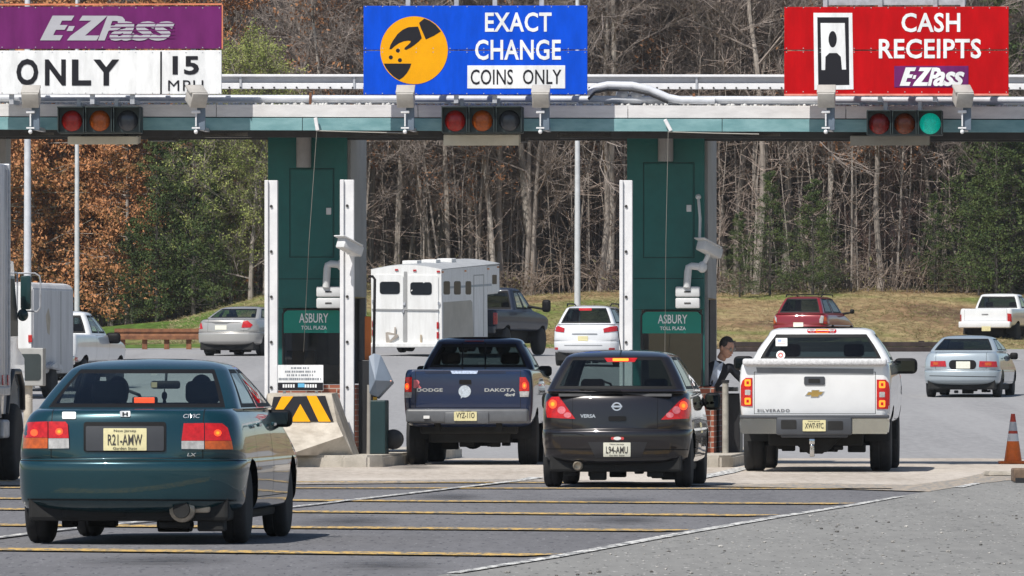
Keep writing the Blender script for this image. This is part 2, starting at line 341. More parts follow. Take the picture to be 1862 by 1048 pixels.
# ---------------------------------------------------------------- woods
BARK = mat('grey_bark', (.15, .128, .112), .95, vscale=1.3, col2=(.42, .37, .33), stretch=(3, 3, .5), contrast=(.3, .7))
PALEBARK = mat('pale_bark', (.30, .265, .235), .95, vscale=1.6, col2=(.54, .49, .44), stretch=(3, 3, .6))
DARKBARK = mat('dark_bark', (.045, .038, .035), .95, vscale=1.6, col2=(.11, .095, .085), stretch=(3, 3, .6))
TWIG = mat('grey_brown_twigs', (.15, .125, .112), .95, vscale=.4, col2=(.36, .305, .275))
TWIGR = mat('reddish_twigs', (.20, .125, .11), .95, vscale=.5, col2=(.32, .22, .195))
def leaf_mat(name, c1, c2, sc=.9):
    m = mat(name, c1, .8, vscale=sc, col2=c2, spec=.2, contrast=(.38, .62)); b = m.node_tree.nodes['Principled BSDF']; return m
RUST = mat('rust_brown_needles', (.09, .075, .03), .8, vscale=.5, col2=(.46, .21, .095), spec=.2, contrast=(.34, .50))
GREEN = leaf_mat('dark_green_needles', (.03, .055, .022), (.12, .155, .05))
LIME = leaf_mat('yellow_green_leaves', (.17, .21, .05), (.36, .38, .13))
OLIVE = leaf_mat('olive_buds', (.16, .15, .06), (.27, .25, .13))
DRY = leaf_mat('dry_orange_leaves', (.22, .10, .045), (.40, .20, .10))
LITTER = leaf_mat('dry_brush', (.12, .085, .055), (.26, .20, .13))
class Tri:                                      # light mesh collector for branches and leaves
    def __init__(s): s.v = []; s.f = []
    def seg(s, p, q, r0, r1, n=3):
        d = (q - p).normalized(); a = d.orthogonal().normalized(); b = d.cross(a); i = len(s.v)
        for c, r in ((p, r0), (q, r1)):
            for k in range(n): t = 2 * math.pi * k / n; s.v.append(c + (a * math.cos(t) + b * math.sin(t)) * r)
        for k in range(n): s.f.append((i + k, i + (k + 1) % n, i + n + (k + 1) % n, i + n + k))
    def leaf(s, p, r, rg):
        d = Vector((rg.gauss(0, 1), rg.gauss(0, 1), rg.gauss(0, .8))).normalized(); a = d.orthogonal().normalized(); b = d.cross(a); t = rg.random() * 6; a, b = a * math.cos(t) + b * math.sin(t), b * math.cos(t) - a * math.sin(t); i = len(s.v)
        s.v += [p + a * r, p + b * r * .45, p - a * r, p - b * r * .45]; s.f.append((i, i + 1, i + 2, i + 3))
    def mesh(s, name):
        me = bpy.data.meshes.new(name); me.from_pydata([tuple(v) for v in s.v], [], s.f); return me
def bend(rg, d, a): return (d + Vector((rg.gauss(0, a), rg.gauss(0, a), rg.gauss(0, a)))).normalized()
def bare(seed, h, r, low=.3, lean=.03, dens=1., spread=.9, twig_r=.007, leaves=0, lr=.09, fork=False):
    rg = random.Random(seed); T = Tri(); B = Tri(); L = Tri()
    pts = []; p = Vector((0, 0, -.3)); d = Vector((rg.gauss(0, lean), rg.gauss(0, lean), 1)).normalized(); n = 12
    for i in range(n + 1): pts.append(p.copy()); d = (bend(rg, d, .06 + .06 * i / n) + Vector((0, 0, .08))).normalized(); p = p + d * h / n
    for i in range(n): T.seg(pts[i], pts[i + 1], r * (1.25 if i == 0 else 1 - i / n * .9) , r * (1 - (i + 1) / n * .9), 8)
    def grow(p, d, L_, rad, lev):
        k = 3 if lev < 3 else 2; q = p
        for i in range(k):
            e = (bend(rg, d, .22) + Vector((0, 0, .10))).normalized(); q2 = q + e * L_ / k
            B.seg(q, q2, rad * (1 - i / k * .6), rad * (1 - (i + 1) / k * .6), 4 if lev < 2 else 3)
            if lev < 4:
                for j in range([2, 3, 3, 2][lev - 1]):
                    s = q.lerp(q2, rg.uniform(.2, 1)); dd = bend(rg, e, .55); grow(s, dd, L_ * rg.uniform(.35, .6), max(twig_r, rad * .5), lev + 1)
            if leaves and lev >= 3 and rg.random() < leaves:
                for _ in range(3): L.leaf(q2 + Vector((rg.gauss(0, .1), rg.gauss(0, .1), rg.gauss(0, .1))), lr * rg.uniform(.6, 1.3), rg)
            q, d = q2, e
    nb = int(13 * dens)
    for b in range(nb):
        t = low + (1 - low) * (b + rg.random()) / nb; t = min(t, .98); i = min(int(t * n), n - 1); s = pts[i].lerp(pts[i + 1], t * n - i)
        a = rg.random() * 6.283; up = rg.uniform(.15, .9) * (1.2 if t > .7 else .8)
        dd = Vector((math.cos(a), math.sin(a), up)).normalized(); grow(s, dd, h * .27 * spread * (1.15 - t * .6) * rg.uniform(.6, 1.2), r * (.42 - .25 * t), 1)
    return T.mesh('trunk'), B.mesh('branches'), (L.mesh('leaves') if leaves else None)
def conifer(seed, h, r, w, n=2600, lr=.16, base=.06, ragged=.3):
    rg = random.Random(seed); T = Tri(); L = Tri()
    T.seg(Vector((0, 0, -.3)), Vector((0, 0, h * .97)), r, .02, 7)
    nl = 26
    for k in range(nl):
        t = base + (1 - base) * (k / nl) ** .95; m = 6 if t < .8 else 4
        for j in range(m):
            a = rg.random() * 6.283; ln = w * (1 - t) ** .75 * rg.uniform(1 - ragged, 1 + ragged) + .25
            z = h * (t + rg.uniform(-.02, .02)); e = Vector((math.cos(a) * ln, math.sin(a) * ln, z + ln * rg.uniform(-.05, .4)))
            o = Vector((0, 0, z)); T.seg(o, e, .035, .01, 3); c = max(4, int(n / (nl * m)))
            for i in range(c):
                q = o.lerp(e, .25 + .8 * rg.random() ** .7); q = q + Vector((rg.gauss(0, .22), rg.gauss(0, .22), rg.gauss(0, .16))) * (.5 + ln * .22)
                L.leaf(q, lr * rg.uniform(.5, 1.4), rg)
    return T.mesh('trunk'), L.mesh('crown')
def tree_thing(kind, parts, label, cat='tree', group=None):
    t = thing(kind, label, cat, group=group)
    for nm, me, m in parts:
        if me: o = link(nm, me, m, t)
    return t
protos = {'bare': [], 'pale': [], 'dark': [], 'red': [], 'leafy': [], 'rust': [], 'green': [], 'lime': []}
def proto(kind, name, parts, label, group): t = tree_thing(name, parts, label, 'tree', group); protos[kind].append(t)
GB = 'bare trees at the edge of the woods'
for i in range(5):
    a, b, c = bare(10 + i, 17 + i, .085 + .014 * i, .16 + .11 * (i % 3), .03, 1.2 + .12 * i)
    proto('bare', 'bare_tree', [('trunk', a, BARK), ('branches', b, TWIG)], 'leafless tree with a grey brown trunk in the woods behind the plaza', GB)
for i in range(3):
    a, b, c = bare(30 + i, 18, .12 + .02 * i, .48, .02, .9)
    proto('pale', 'bare_tree', [('trunk', a, PALEBARK), ('branches', b, TWIG)], 'leafless tree with a pale sunlit trunk in the woods behind the plaza', GB)
for i in range(2):
    a, b, c = bare(40 + i, 18, .19, .38, .02, 1.1, 1.1)
    proto('dark', 'bare_tree', [('trunk', a, DARKBARK), ('branches', b, TWIG)], 'leafless tree with a thick dark trunk in the woods behind the plaza', GB)
for i in range(2):
    a, b, c = bare(50 + i, 11, .1, .12, .04, 1.4, 1.2)
    proto('red', 'budding_tree', [('trunk', a, BARK), ('branches', b, TWIGR)], 'low budding tree with a haze of reddish twigs at the edge of the woods', 'budding trees at the edge of the woods')
for i in range(3):
    a, b, c = bare(60 + i, 14, .13, .30, .04, 1.2, 1.0, leaves=.10, lr=.085)
    proto('leafy', 'oak_tree', [('trunk', a, BARK), ('branches', b, TWIG), ('leaves', c, DRY)], 'oak tree still holding some dry orange leaves in the woods behind the plaza', 'oaks holding dry leaves in the woods')
for i in range(3):
    a, b = conifer(70 + i, 13 + 2 * i, .16, 3.2, 12500, .095, .05, .5)
    proto('rust', 'browned_pine', [('trunk', a, BARK), ('crown', b, RUST)], 'pine tree with rust brown needles above the left grass bank', 'browned pines above the left grass bank')
for i in range(3):
    a, b = conifer(80 + i, 12 + 2 * i, .17, 3.0, 11000, .09, .04, .45)
    proto('green', 'evergreen_tree', [('trunk', a, DARKBARK), ('crown', b, GREEN)], 'dark green evergreen tree at the edge of the woods', 'evergreens at the edge of the woods')
for i in range(2):
    a, b, c = bare(90 + i, 12, .12, .10, .04, 1.4, 1.1, leaves=.42, lr=.062)
    proto('lime', 'budding_tree', [('trunk', a, BARK), ('branches', b, TWIG), ('leaves', c, LIME)], 'tree in fresh yellow green leaf beside the tall green toll booth', 'trees in fresh leaf at the edge of the woods')
used = set(); rt = random.Random(21)
def plant(kind, x, y, sc=1., label=None):
    t = rt.choice(protos[kind])
    if t.name in used: t = copy_tree(t)
    used.add(t.name)
    t.location = (x, y, terr_z(x, y)); t.rotation_euler = (0, 0, rt.random() * 6.28); t.scale = (sc, sc, sc * rt.uniform(.92, 1.1))
    if label: t['label'] = label
    return t
def plant_px(kind, px, Y, sc=1., label=None): return plant(kind, (px - CX) * Y / F, Y, sc, label)
# prominent trunks that can be picked out one by one
plant_px('bare', 726, 300, 1.15, 'tall straight grey trunk left of the horse trailer roof')
plant_px('pale', 797, 301, 1.15, 'tall pale trunk rising behind the horse trailer roof')
plant_px('dark', 1083, 303, 1.1, 'thick dark trunk just right of the middle light pole')
plant_px('pale', 1425, 302, 1.0, 'pale trunk leftmost of the close pair right of the right booth')
plant_px('pale', 1447, 305, 1.05, 'pale trunk rightmost of the close pair right of the right booth')
plant_px('dark', 1105, 316, 1.25, 'broad dark tree whose limbs spread right of the blue sign')
# left bank: browned pines, evergreens, a few in fresh leaf
for k in range(17): plant_px('rust', -60 + 27 * k + rt.uniform(-14, 14), 291 + rt.random() * 9 + (4 if k > 11 else 0), rt.uniform(.62, .98))
for px, sc in ((240, .3), (285, .42), (318, .5), (352, .55), (388, .4), (332, .35)): plant_px('green', px, 288 + rt.random() * 4, sc)
for k in range(3): plant_px('green', rt.uniform(120, 460), 300 + rt.random() * 8, rt.uniform(.8, 1.05))
for px in (395, 425, 452, 478): plant_px('lime', px + rt.uniform(-8, 8), 289 + rt.random() * 8, rt.uniform(.5, .8))
for px in (300, 345, 385): plant_px('red', px, 296, .8)
# the bare front row and the trees behind it
for k in range(74): plant_px(rt.choice(('bare', 'bare', 'bare', 'pale', 'leafy', 'bare')), 500 + 1420 * (k + rt.random()) / 74, 297 + rt.random() * 11, rt.uniform(.75, 1.1))
for k in range(46): plant_px(rt.choice(('bare', 'bare', 'dark', 'pale', 'leafy')), 350 + 1580 * (k + rt.random()) / 46, 309 + rt.random() * 12, rt.uniform(.85, 1.2))
for k in range(16): plant_px(rt.choice(('bare', 'dark', 'bare')), -60 + 560 * (k + rt.random()) / 16, 312 + rt.random() * 12, rt.uniform(1.0, 1.25))
for px, sc in ((1345, .22), (1400, .30), (1478, .36), (1496, .24), (1700, .24), (1760, .42), (1858, .95), (1812, .46), (1838, .6), (1780, .3)): plant_px('green', px, 293.5 + rt.random() * 4, sc)
for px in (690, 850, 1110, 1550, 1620, 1700, 1740): plant_px('red', px, 299 + rt.random() * 6, rt.uniform(.4, .7))
for px in (770, 880, 1000, 1350, 1560, 1700): plant_px('leafy', px, 298 + rt.random() * 5, rt.uniform(.7, 1.0))
for px in (1510, 1660): plant_px('lime', px, 303, .45)
for lst in protos.values():
    for t in lst:
        if t.name not in used:
            for ch in list(t.children): bpy.data.objects.remove(ch)
            bpy.data.objects.remove(t)
# the deeper woods read as one mass
TT = Tri(); WB = Tri(); rg = random.Random(5)
def light_tree(x, y, h):
    z = terr_z(x, y); p = Vector((x, y, z)); r = rg.uniform(.1, .24); q = p + Vector((rg.gauss(0, .4), rg.gauss(0, .4), h)); TT.seg(p, q, r, .04, 5)
    for b in range(26):
        t = rg.uniform(.12, 1); s = p.lerp(q, t); a = rg.random() * 6.28; l_ = h * .24 * (1.2 - t * .6) * rg.uniform(.5, 1.2); e = s + Vector((math.cos(a), math.sin(a), rg.uniform(.2, 1.1))) * l_; WB.seg(s, e, .045, .015, 3)
        for c in range(7):
            u = s.lerp(e, rg.uniform(.15, 1)); v = u + Vector((rg.gauss(0, .6), rg.gauss(0, .6), rg.gauss(.3, .5))) * l_ * .5; WB.seg(u, v, .016, .008, 3)
            for g in range(3): w0 = u.lerp(v, rg.random()); WB.seg(w0, w0 + Vector((rg.gauss(0, .4), rg.gauss(0, .4), rg.gauss(.2, .35))) * l_ * .4, .012, .008, 3)
for k in range(1900):
    y = rg.uniform(297, 330); x = rg.uniform(-.036 if rg.random() < .9 else -.07, .07) * y; h = rg.uniform(2.5, 13); z = terr_z(x, y); p = Vector((x, y, z)); m = p + Vector((rg.gauss(0, .25), 0, h * .5)); q = m + Vector((rg.gauss(0, .5), rg.gauss(0, .3), h * .5)); r = rg.uniform(.018, .055); TT.seg(p, m, r, r * .75, 4); TT.seg(m, q, r * .75, .01, 4)
    for b in range(int(4 + h * 1.3)):
        t = rg.uniform(.12, 1); s = p.lerp(m, t * 2) if t < .5 else m.lerp(q, t * 2 - 1); e = s + Vector((rg.gauss(0, .7), rg.gauss(0, .6), rg.gauss(.45, .4))) * (1.3 - t * .6); WB.seg(s, e, .014, .008, 3)
        for c in range(3): u = s.lerp(e, rg.uniform(.2, 1)); WB.seg(u, u + Vector((rg.gauss(0, .4), rg.gauss(0, .4), rg.gauss(.2, .3))), .010, .006, 3)
for k in range(330):
    y = rg.uniform(322, 430); x = rg.uniform(-.075, .075) * y; light_tree(x, y, rg.uniform(14, 22))
me = bpy.data.meshes.new('distant_woods'); n0 = len(TT.v)
me.from_pydata([tuple(v) for v in TT.v + WB.v], [], TT.f + [tuple(i + n0 for i in f) for f in WB.f])
o = link('distant_woods', me, [BARK, mat('pale_grey_twigs', (.22, .172, .148), .95, vscale=.3, col2=(.46, .37, .32))]); me.polygons.foreach_set('material_index', [0] * len(TT.f) + [1] * len(WB.f))
tag(o, 'deep mass of leafless woods behind the first rows of trees', 'woods', kind='stuff')
# undergrowth along the wood edge
U = Tri(); V_ = Tri(); rg = random.Random(9)
for k in range(3600):
    y = 296 + rg.random() ** 1.3 * 26; x = rg.uniform(-.035 if rg.random() < .85 else -.07, .07) * y; z = terr_z(x, y); h = rg.uniform(.3, 1.4) * (1 + .6 * math.sin(x * .9) * math.sin(x * .37 + 1))
    p = Vector((x, y, z)); q = p + Vector((rg.gauss(0, .55), rg.gauss(0, .4), h)); U.seg(p, q, .018, .010, 3)
    for c in range(4):
        s = p.lerp(q, rg.uniform(.3, 1)); U.seg(s, s + Vector((rg.gauss(0, .5), rg.gauss(0, .4), rg.uniform(-.1, .5))), .012, .007, 3)
    for c in range(rg.choice((0, 0, 1, 3))): V_.leaf(p.lerp(q, rg.random()) + Vector((rg.gauss(0, .2), rg.gauss(0, .2), rg.gauss(0, .1))), rg.uniform(.05, .12), rg)
me = bpy.data.meshes.new('undergrowth'); n0 = len(U.v)
me.from_pydata([tuple(v) for v in U.v + V_.v], [], U.f + [tuple(i + n0 for i in f) for f in V_.f])
o = link('undergrowth', me, [mat('brown_brush', (.12, .092, .075), .95, vscale=.5, col2=(.30, .24, .20)), OLIVE]); me.polygons.foreach_set('material_index', [0] * len(U.f) + [1] * len(V_.f))
tag(o, 'tangled dry undergrowth along the foot of the woods', 'undergrowth', kind='stuff')
# grass tufts on the bank
GT = Tri(); rg = random.Random(12)
for k in range(15000):
    y = rg.uniform(258, 300); x = rg.uniform(-.07, .07) * y
    if y < edge_y(x) + .5: continue
    z = terr_z(x, y); p = Vector((x, y, z))
    for c in range(2): q = p + Vector((rg.gauss(0, .12), rg.gauss(0, .12), rg.uniform(.03, .10))); GT.seg(p, q, .009, .004, 3)
tag(link('grass_tufts', GT.mesh('grass_tufts'), leaf_mat('tuft_grass', (.17, .16, .065), (.36, .29, .17), .18)), 'rough grass growing over the banks below the woods', 'grass', kind='stuff')
# ---------------------------------------------------------------- guard rails and light poles
RUSTST = mat('rusted_steel', (.13, .05, .025), .85, vscale=5, col2=(.27, .115, .05), bump=.3)
DARKTIM = mat('dark_weathered_timber', (.022, .015, .014), .9, vscale=4, col2=(.05, .032, .028))
Yr = 249.; xa = (208 - CX) * Yr / F; xb = (440 - CX) * Yr / F; zr = road_z(Yr, -11) + .02
t = thing('guardrail', 'rust brown guardrail with posts on the grass left of the silver sedan', 'guardrail', ((xa + xb) / 2, Yr, zr))
hl = (xb - xa) / 2
mb = MB(); mb.prism([(-.05, .28), (-.05, .40), (-.02, .46), (-.06, .52), (-.05, .62), (.03, .62), (.03, .28)], -hl, hl, 'x'); mb.build('rail', RUSTST, t)
k = -hl + .25
while k < hl: mb = MB(); mb.box((k, .1, .25), (.16, .14, .62), bev=.012); mb.build('post', RUSTST, t); k += .68
Yr = 257.; xa = (1310 - CX) * Yr / F; xb = (1752 - CX) * Yr / F; zr = road_z(Yr)
t = thing('guardrail', 'low dark timber guardrail at the far road edge behind the white pickup', 'guardrail', ((xa + xb) / 2, Yr, zr)); hl = (xb - xa) / 2
for i, (z0, z1) in enumerate(((0.0, .15), (.155, .31))): mb = MB(); mb.box((0, 0, (z0 + z1) / 2), (2 * hl, .18, z1 - z0), bev=.02); mb.build('beam', DARKTIM, t)
k = -hl + .4
while k < hl: mb = MB(); mb.box((k, .17, .15), (.18, .14, .40), bev=.01); mb.build('post', DARKTIM, t); k += 2.0
POLE = mat('galvanised_pole', (.62, .63, .66), .5, vary=.1, vscale=6, metal=.15)
def light_pole(px, base_py, s, r_px, label):
    Y = F / s; p = P(px, base_py, Y); z0 = terr_z(p.x, Y) if Y > edge_y(p.x) else road_z(Y, p.x)
    t = thing('light_pole', label, 'light pole', (p.x, Y, z0), group='tall light poles beyond the toll plaza'); H = 12.5; r = r_px / s / 2
    mb = MB(); mb.cyl((0, 0, 0), (0, 0, H), r, r * .55, 14); mb.build('pole', POLE, t, 40)
    mb = MB(); mb.cyl((0, 0, -.1), (0, 0, .12), r * 1.9, r * 1.7, 14); mb.build('base', POLE, t, 40)
    mb = MB(); mb.tube([(0, 0, H - .1), (.3, 0, H + .25), (1.4, 0, H + .45)], .045, 8); mb.build('arm', POLE, t, 40)
    mb = MB(); mb.box((1.75, 0, H + .42), (.75, .3, .16), bev=.05); mb.build('lamp_head', POLE, t, 40)
light_pole(50, 742, 80, 15, 'leftmost silver light pole, behind the white box truck mirrors')
light_pole(140, 600, 56, 10, 'slim silver light pole behind the enclosed white trailer')
light_pole(1050, 560, 54, 12, 'silver light pole behind the white crossover')
# ---------------------------------------------------------------- toll plaza
PSI = R(4.5); Y0 = 111.4; cP, sP = math.cos(PSI), math.sin(PSI)
def PW(u, v, z): return Vector((u * cP + v * sP, Y0 - u * sP + v * cP, z))
def PU(px, py, v):
    a = (px - CX) / F; u = (a * (Y0 + v * cP) - v * sP) / (cP + a * sP); Y = Y0 - u * sP + v * cP
    return u, EYE - (py - HY) * Y / F
def pthing(name, label, cat, px, py, v, group=None, z=None):
    u, zz = PU(px, py, v); return thing(name, label, cat, PW(u, v, zz if z is None else z), -PSI, group), u, (zz if z is None else z)
SGN_WHITE = mat('sign_white', (.78, .79, .80), .45, spec=.12, vary=.13, vscale=2.2, stretch=(2.5, 1, .7))
SGN_BLACK = mat('sign_black', (.02, .02, .025), .5, spec=.12, vary=0)
SGN_PURPLE = mat('sign_purple', (.145, .020, .125), .45, spec=.12, vary=.13, vscale=2.2, stretch=(2.5, 1, .7))
SGN_BLUE = mat('sign_blue', (.003, .072, .60), .4, spec=.12, vary=.13, vscale=2.2, stretch=(2.5, 1, .7))
SGN_RED = mat('sign_red', (.46, .003, .006), .4, spec=.12, vary=.13, vscale=2.2, stretch=(2.5, 1, .7))
SGN_AMBER = mat('sign_amber', (.80, .36, .005), .45, spec=.12, vary=.05, vscale=5)
SGN_SILVER = mat('sign_silver', (.42, .42, .46), .5, vary=.05)
FASC = mat('weathered_white_fascia', (.56, .55, .55), .65, vscale=2.2, col2=(.70, .69, .69), stretch=(1, 1, 4))
TEAL = mat('pale_teal_trim', (.13, .28, .30), .55, vscale=2.5, col2=(.22, .39, .41), stretch=(1, 1, 3))
SOFFIT = mat('dark_soffit', (.05, .052, .055), .8, vary=.2)
BOOTHG = mat('dark_green_panel', (.006, .105, .095), .42, vary=.14, vscale=1.6)
BOOTHD = mat('dark_groove', (.004, .03, .03), .7, vary=0)
BRIGHTG = mat('name_plate_green', (.0, .22, .165), .45, vary=.05)
GREYPAN = mat('grey_booth_panel', (.28, .275, .275), .6, vary=.15, vscale=1.5)
WPOST = mat('worn_white_steel', (.66, .66, .68), .55, vscale=3.5, col2=(.78, .78, .79), bump=.1)
BOLT = mat('dark_bolt', (.03, .028, .027), .6, vary=0)
GALV = mat('galvanised_steel', (.46, .47, .50), .45, metal=.35, vary=.2, vscale=9)
PIPEW = mat('pale_conduit', (.58, .60, .64), .4, vary=.12, vscale=3)
BLACKP = mat('black_plastic', (.018, .018, .02), .45, vary=.1)
KERB = mat('island_concrete', (.36, .33, .28), .9, vscale=3, col2=(.52, .48, .42), bump=.4)
BEIGE = mat('beige_fixture', (.62, .58, .48), .6, vary=.08)
LITEGR = mat('light_grey_box', (.60, .61, .62), .5, vary=.08)
def brick_mat():
    m = bpy.data.materials.new('brick'); m.use_nodes = True; n = m.node_tree.nodes; l = m.node_tree.links; b = n['Principled BSDF']; b.inputs['Roughness'].default_value = .9
    tc = n.new('ShaderNodeTexCoord'); sx = n.new('ShaderNodeSeparateXYZ'); l.new(tc.outputs['Object'], sx.inputs[0])
    ad = n.new('ShaderNodeMath'); l.new(sx.outputs[0], ad.inputs[0]); l.new(sx.outputs[1], ad.inputs[1])
    cb = n.new('ShaderNodeCombineXYZ'); l.new(ad.outputs[0], cb.inputs[0]); l.new(sx.outputs[2], cb.inputs[1])
    t = n.new('ShaderNodeTexBrick'); t.inputs['Color1'].default_value = (.34, .105, .06, 1); t.inputs['Color2'].default_value = (.24, .075, .045, 1); t.inputs['Mortar'].default_value = (.42, .37, .32, 1)
    t.inputs['Scale'].default_value = 1; t.inputs['Brick Width'].default_value = .215; t.inputs['Row Height'].default_value = .075; t.inputs['Mortar Size'].default_value = .007
    l.new(cb.outputs[0], t.inputs['Vector']); l.new(t.outputs[0], b.inputs['Base Color']); return m
BRICK = brick_mat()
# canopy
ROLL = R(.29)
can = thing('toll_canopy', 'long flat canopy with white and pale teal fascia spanning the toll lanes', 'canopy', PW(0, 0, 4.62), -PSI); can.rotation_euler = (0, ROLL, -PSI)
xl, xr = -13, 13; D = 2.7
mb = MB(); mb.box((0, D / 2 + .03, .17), (26, D - .06, .30)); mb.build('roof_slab', SOFFIT, can)
def joints(mb, x0, x1, z0, z1, y, gaps):
    xs_ = [x0] + gaps + [x1]
    for a, b in zip(xs_, xs_[1:]): mb.box(((a + b) / 2, y, (z0 + z1) / 2), (b - a - .008, .03, z1 - z0), bev=.004)
mb = MB(); joints(mb, xl, xr, .185, .355, 0, [-10.2, -7.2, -4.1, -1.3, 1.6, 4.6, 7.5, 10.3]); mb.build('fascia_board', FASC, can)
mb = MB(); joints(mb, xl, xr, .0, .172, -.012, [-9.0, -6.0, -2.9, -.1, 2.9, 5.8, 8.8]); mb.build('fascia_trim', TEAL, can)
mb = MB(); mb.box((0, D / 2, .335), (26, D - .1, .05)); mb.build('roof_membrane', mat('pale_roof_gravel', (.40, .39, .37), .95, vscale=9, col2=(.75, .74, .72)), can)
mb = MB(); rg = random.Random(4)
for k in range(900): b = bmesh.ops.create_icosphere(mb.bm, subdivisions=1, radius=rg.uniform(.012, .03)); bmesh.ops.translate(mb.bm, verts=b['verts'], vec=(rg.uniform(xl, xr), rg.uniform(.05, .35), .365))
mb.build('roof_gravel', MATS['pale_roof_gravel'], can)
mb = MB(); mb.box((0, .55, -.03), (26, .10, .10)); mb.box((0, 1.7, -.03), (26, .10, .10)); mb.build('soffit_beam', SOFFIT, can)
u, z = PU(5, 300, 1.9)
mb = MB(); mb.box((u - .32, 1.9, -2.3), (.8, .5, 4.64)); mb.build('column', GREYPAN, can)
# white steel gantry beam behind the signs
u0, z0 = PU(931, 163, 3.1); _, z1 = PU(931, 136, 3.1)
gb = thing('gantry_beam', 'white steel beam with rows of bolts running behind the signs', 'beam', PW(0, 3.1, z0), -PSI); gb.rotation_euler = (0, ROLL * .7, -PSI); h = z1 - z0
mb = MB(); mb.box((0, 0, h * .68), (26, .10, h * .5)); mb.build('web', mat('grey_beam_web', (.45, .46, .49), .5, vary=.12, vscale=2), gb)
mb = MB(); mb.box((0, -.06, h - .02), (26, .16, .035), bev=.006); mb.box((0, -.07, h * .2), (26, .05, h * .4), bev=.006); mb.build('flange', WPOST, gb)
mb = MB(); k = -12.9
while k < 13: mb.cyl((k, -.095, h * .10), (k, -.12, h * .10), .014, n=6); k += .16
mb.build('bolts', BOLT, gb)
mb = MB(); k = -12.2
while k < 13: mb.box((k, -.10, h * .5), (.03, .03, h)); k += 1.62
mb.build('stiffeners', GALV, gb)
# conduits along the roof edge
cw = thing('conduit', 'pale round conduit running along the canopy roof edge below the signs', 'conduit', PW(0, .25, 5.07), -PSI); cw.rotation_euler = (0, ROLL, -PSI)
mb = MB(); mb.cyl((-13, 0, 0), (13, 0, 0), .048, n=14); mb.cyl((-13, .12, -.04), (13, .12, -.04), .026, n=10); mb.build('pipe', PIPEW, cw, 40)
for px in (565, 1262): uu = PU(px, 180, .25)[0]; mb = MB(); mb.box((uu, -.05, -.02), (.035, .012, .2)); mb.build('strap', RUSTST, cw)
pts = [PU(x, y, .15) for x, y in ((1070, 172), (1082, 160), (1105, 155), (1150, 156), (1180, 163), (1215, 178), (1240, 183), (1300, 183))]
cb_ = thing('cable_duct', 'grey duct arching over the conduit between the blue and red signs', 'duct', PW(pts[0][0], .15, pts[0][1]), -PSI)
mb = MB(); mb.tube([(p[0] - pts[0][0], 0, p[1] - pts[0][1]) for p in pts], .055, 10); mb.build('duct', PIPEW, cb_, 40)
mb = MB(); mb.tube([(p[0] - pts[0][0], -.05, p[1] - pts[0][1] - .07) for p in pts[:6]], .018, 6); mb.build('black_cable', BLACKP, cb_, 40)
fl, uu, zz = pthing('floodlight', 'small twin floodlight under the grey duct on the canopy roof', 'floodlight', 1148, 188, .3)
mb = MB(); mb.box((0, 0, .02), (.3, .14, .05), bev=.01); mb.cyl((0, 0, 0), (0, 0, .1), .02); mb.build('base', GALV, fl)
for d in (-.12, .08): mb = MB(); mb.lathe([(.02, -.02), (.08, .0), (.10, .10), (.095, .13), (.02, .135)], 'y', (d, -.08, .11)); mb.build('lamp', GALV, fl, 50)
# signs
def rounded_sign_text(parent, txt, x0, z0, x1, z1, m, bold=.02, y=-.024, shear=0., name='lettering', sp=1.):
    mb = MB(); flat_text(mb, txt, x0, z0, x1, z1, y, bold, shear, sp); return mb.build(name, m, parent)
def sign(x0, y0, x1, y1, label, v=-.62):
    cx = (x0 + x1) / 2; u, z = PU(cx, y1, v); t = thing('lane_sign', label, 'sign', PW(u, v, z), -PSI, 'lane signs on the toll canopy')
    t.rotation_euler = (0, R(.1), -PSI)
    f = lambda px, py: (PU(px, py, v)[0] - u, PU(px, py, v)[1] - z)
    return t, f
def supports(t, f, xs_, ztop, zb):
    for x in xs_:
        X = f(x, 0)[0]; mb = MB(); mb.box((X, .07, (ztop + zb) / 2), (.06, .08, ztop - zb)); mb.box((X, .36, zb + .03), (.058, .6, .06)); mb.build('support_post', GALV, t)
def rivets(t, f, x0, y0, x1, y1, nx=14):
    mb = MB()
    for k in range(nx):
        for y in (y0 + 2.5, y1 - 2.5): p = f(lerp(x0 + 4, x1 - 4, k / (nx - 1)), y); mb.cyl((p[0], -.016, p[1]), (p[0], -.023, p[1]), .008, n=6)
    mb.build('rivets', GALV, t)
def panel(t, f, x0, y0, x1, y1, m, name='panel', bev=.006, yo=0., th=.035):
    a = f(x0, y1); b = f(x1, y0); mb = MB(); mb.box(((a[0] + b[0]) / 2, yo, (a[1] + b[1]) / 2), (b[0] - a[0], th, b[1] - a[1]), bev=bev, seg=1); return mb.build(name, m, t)
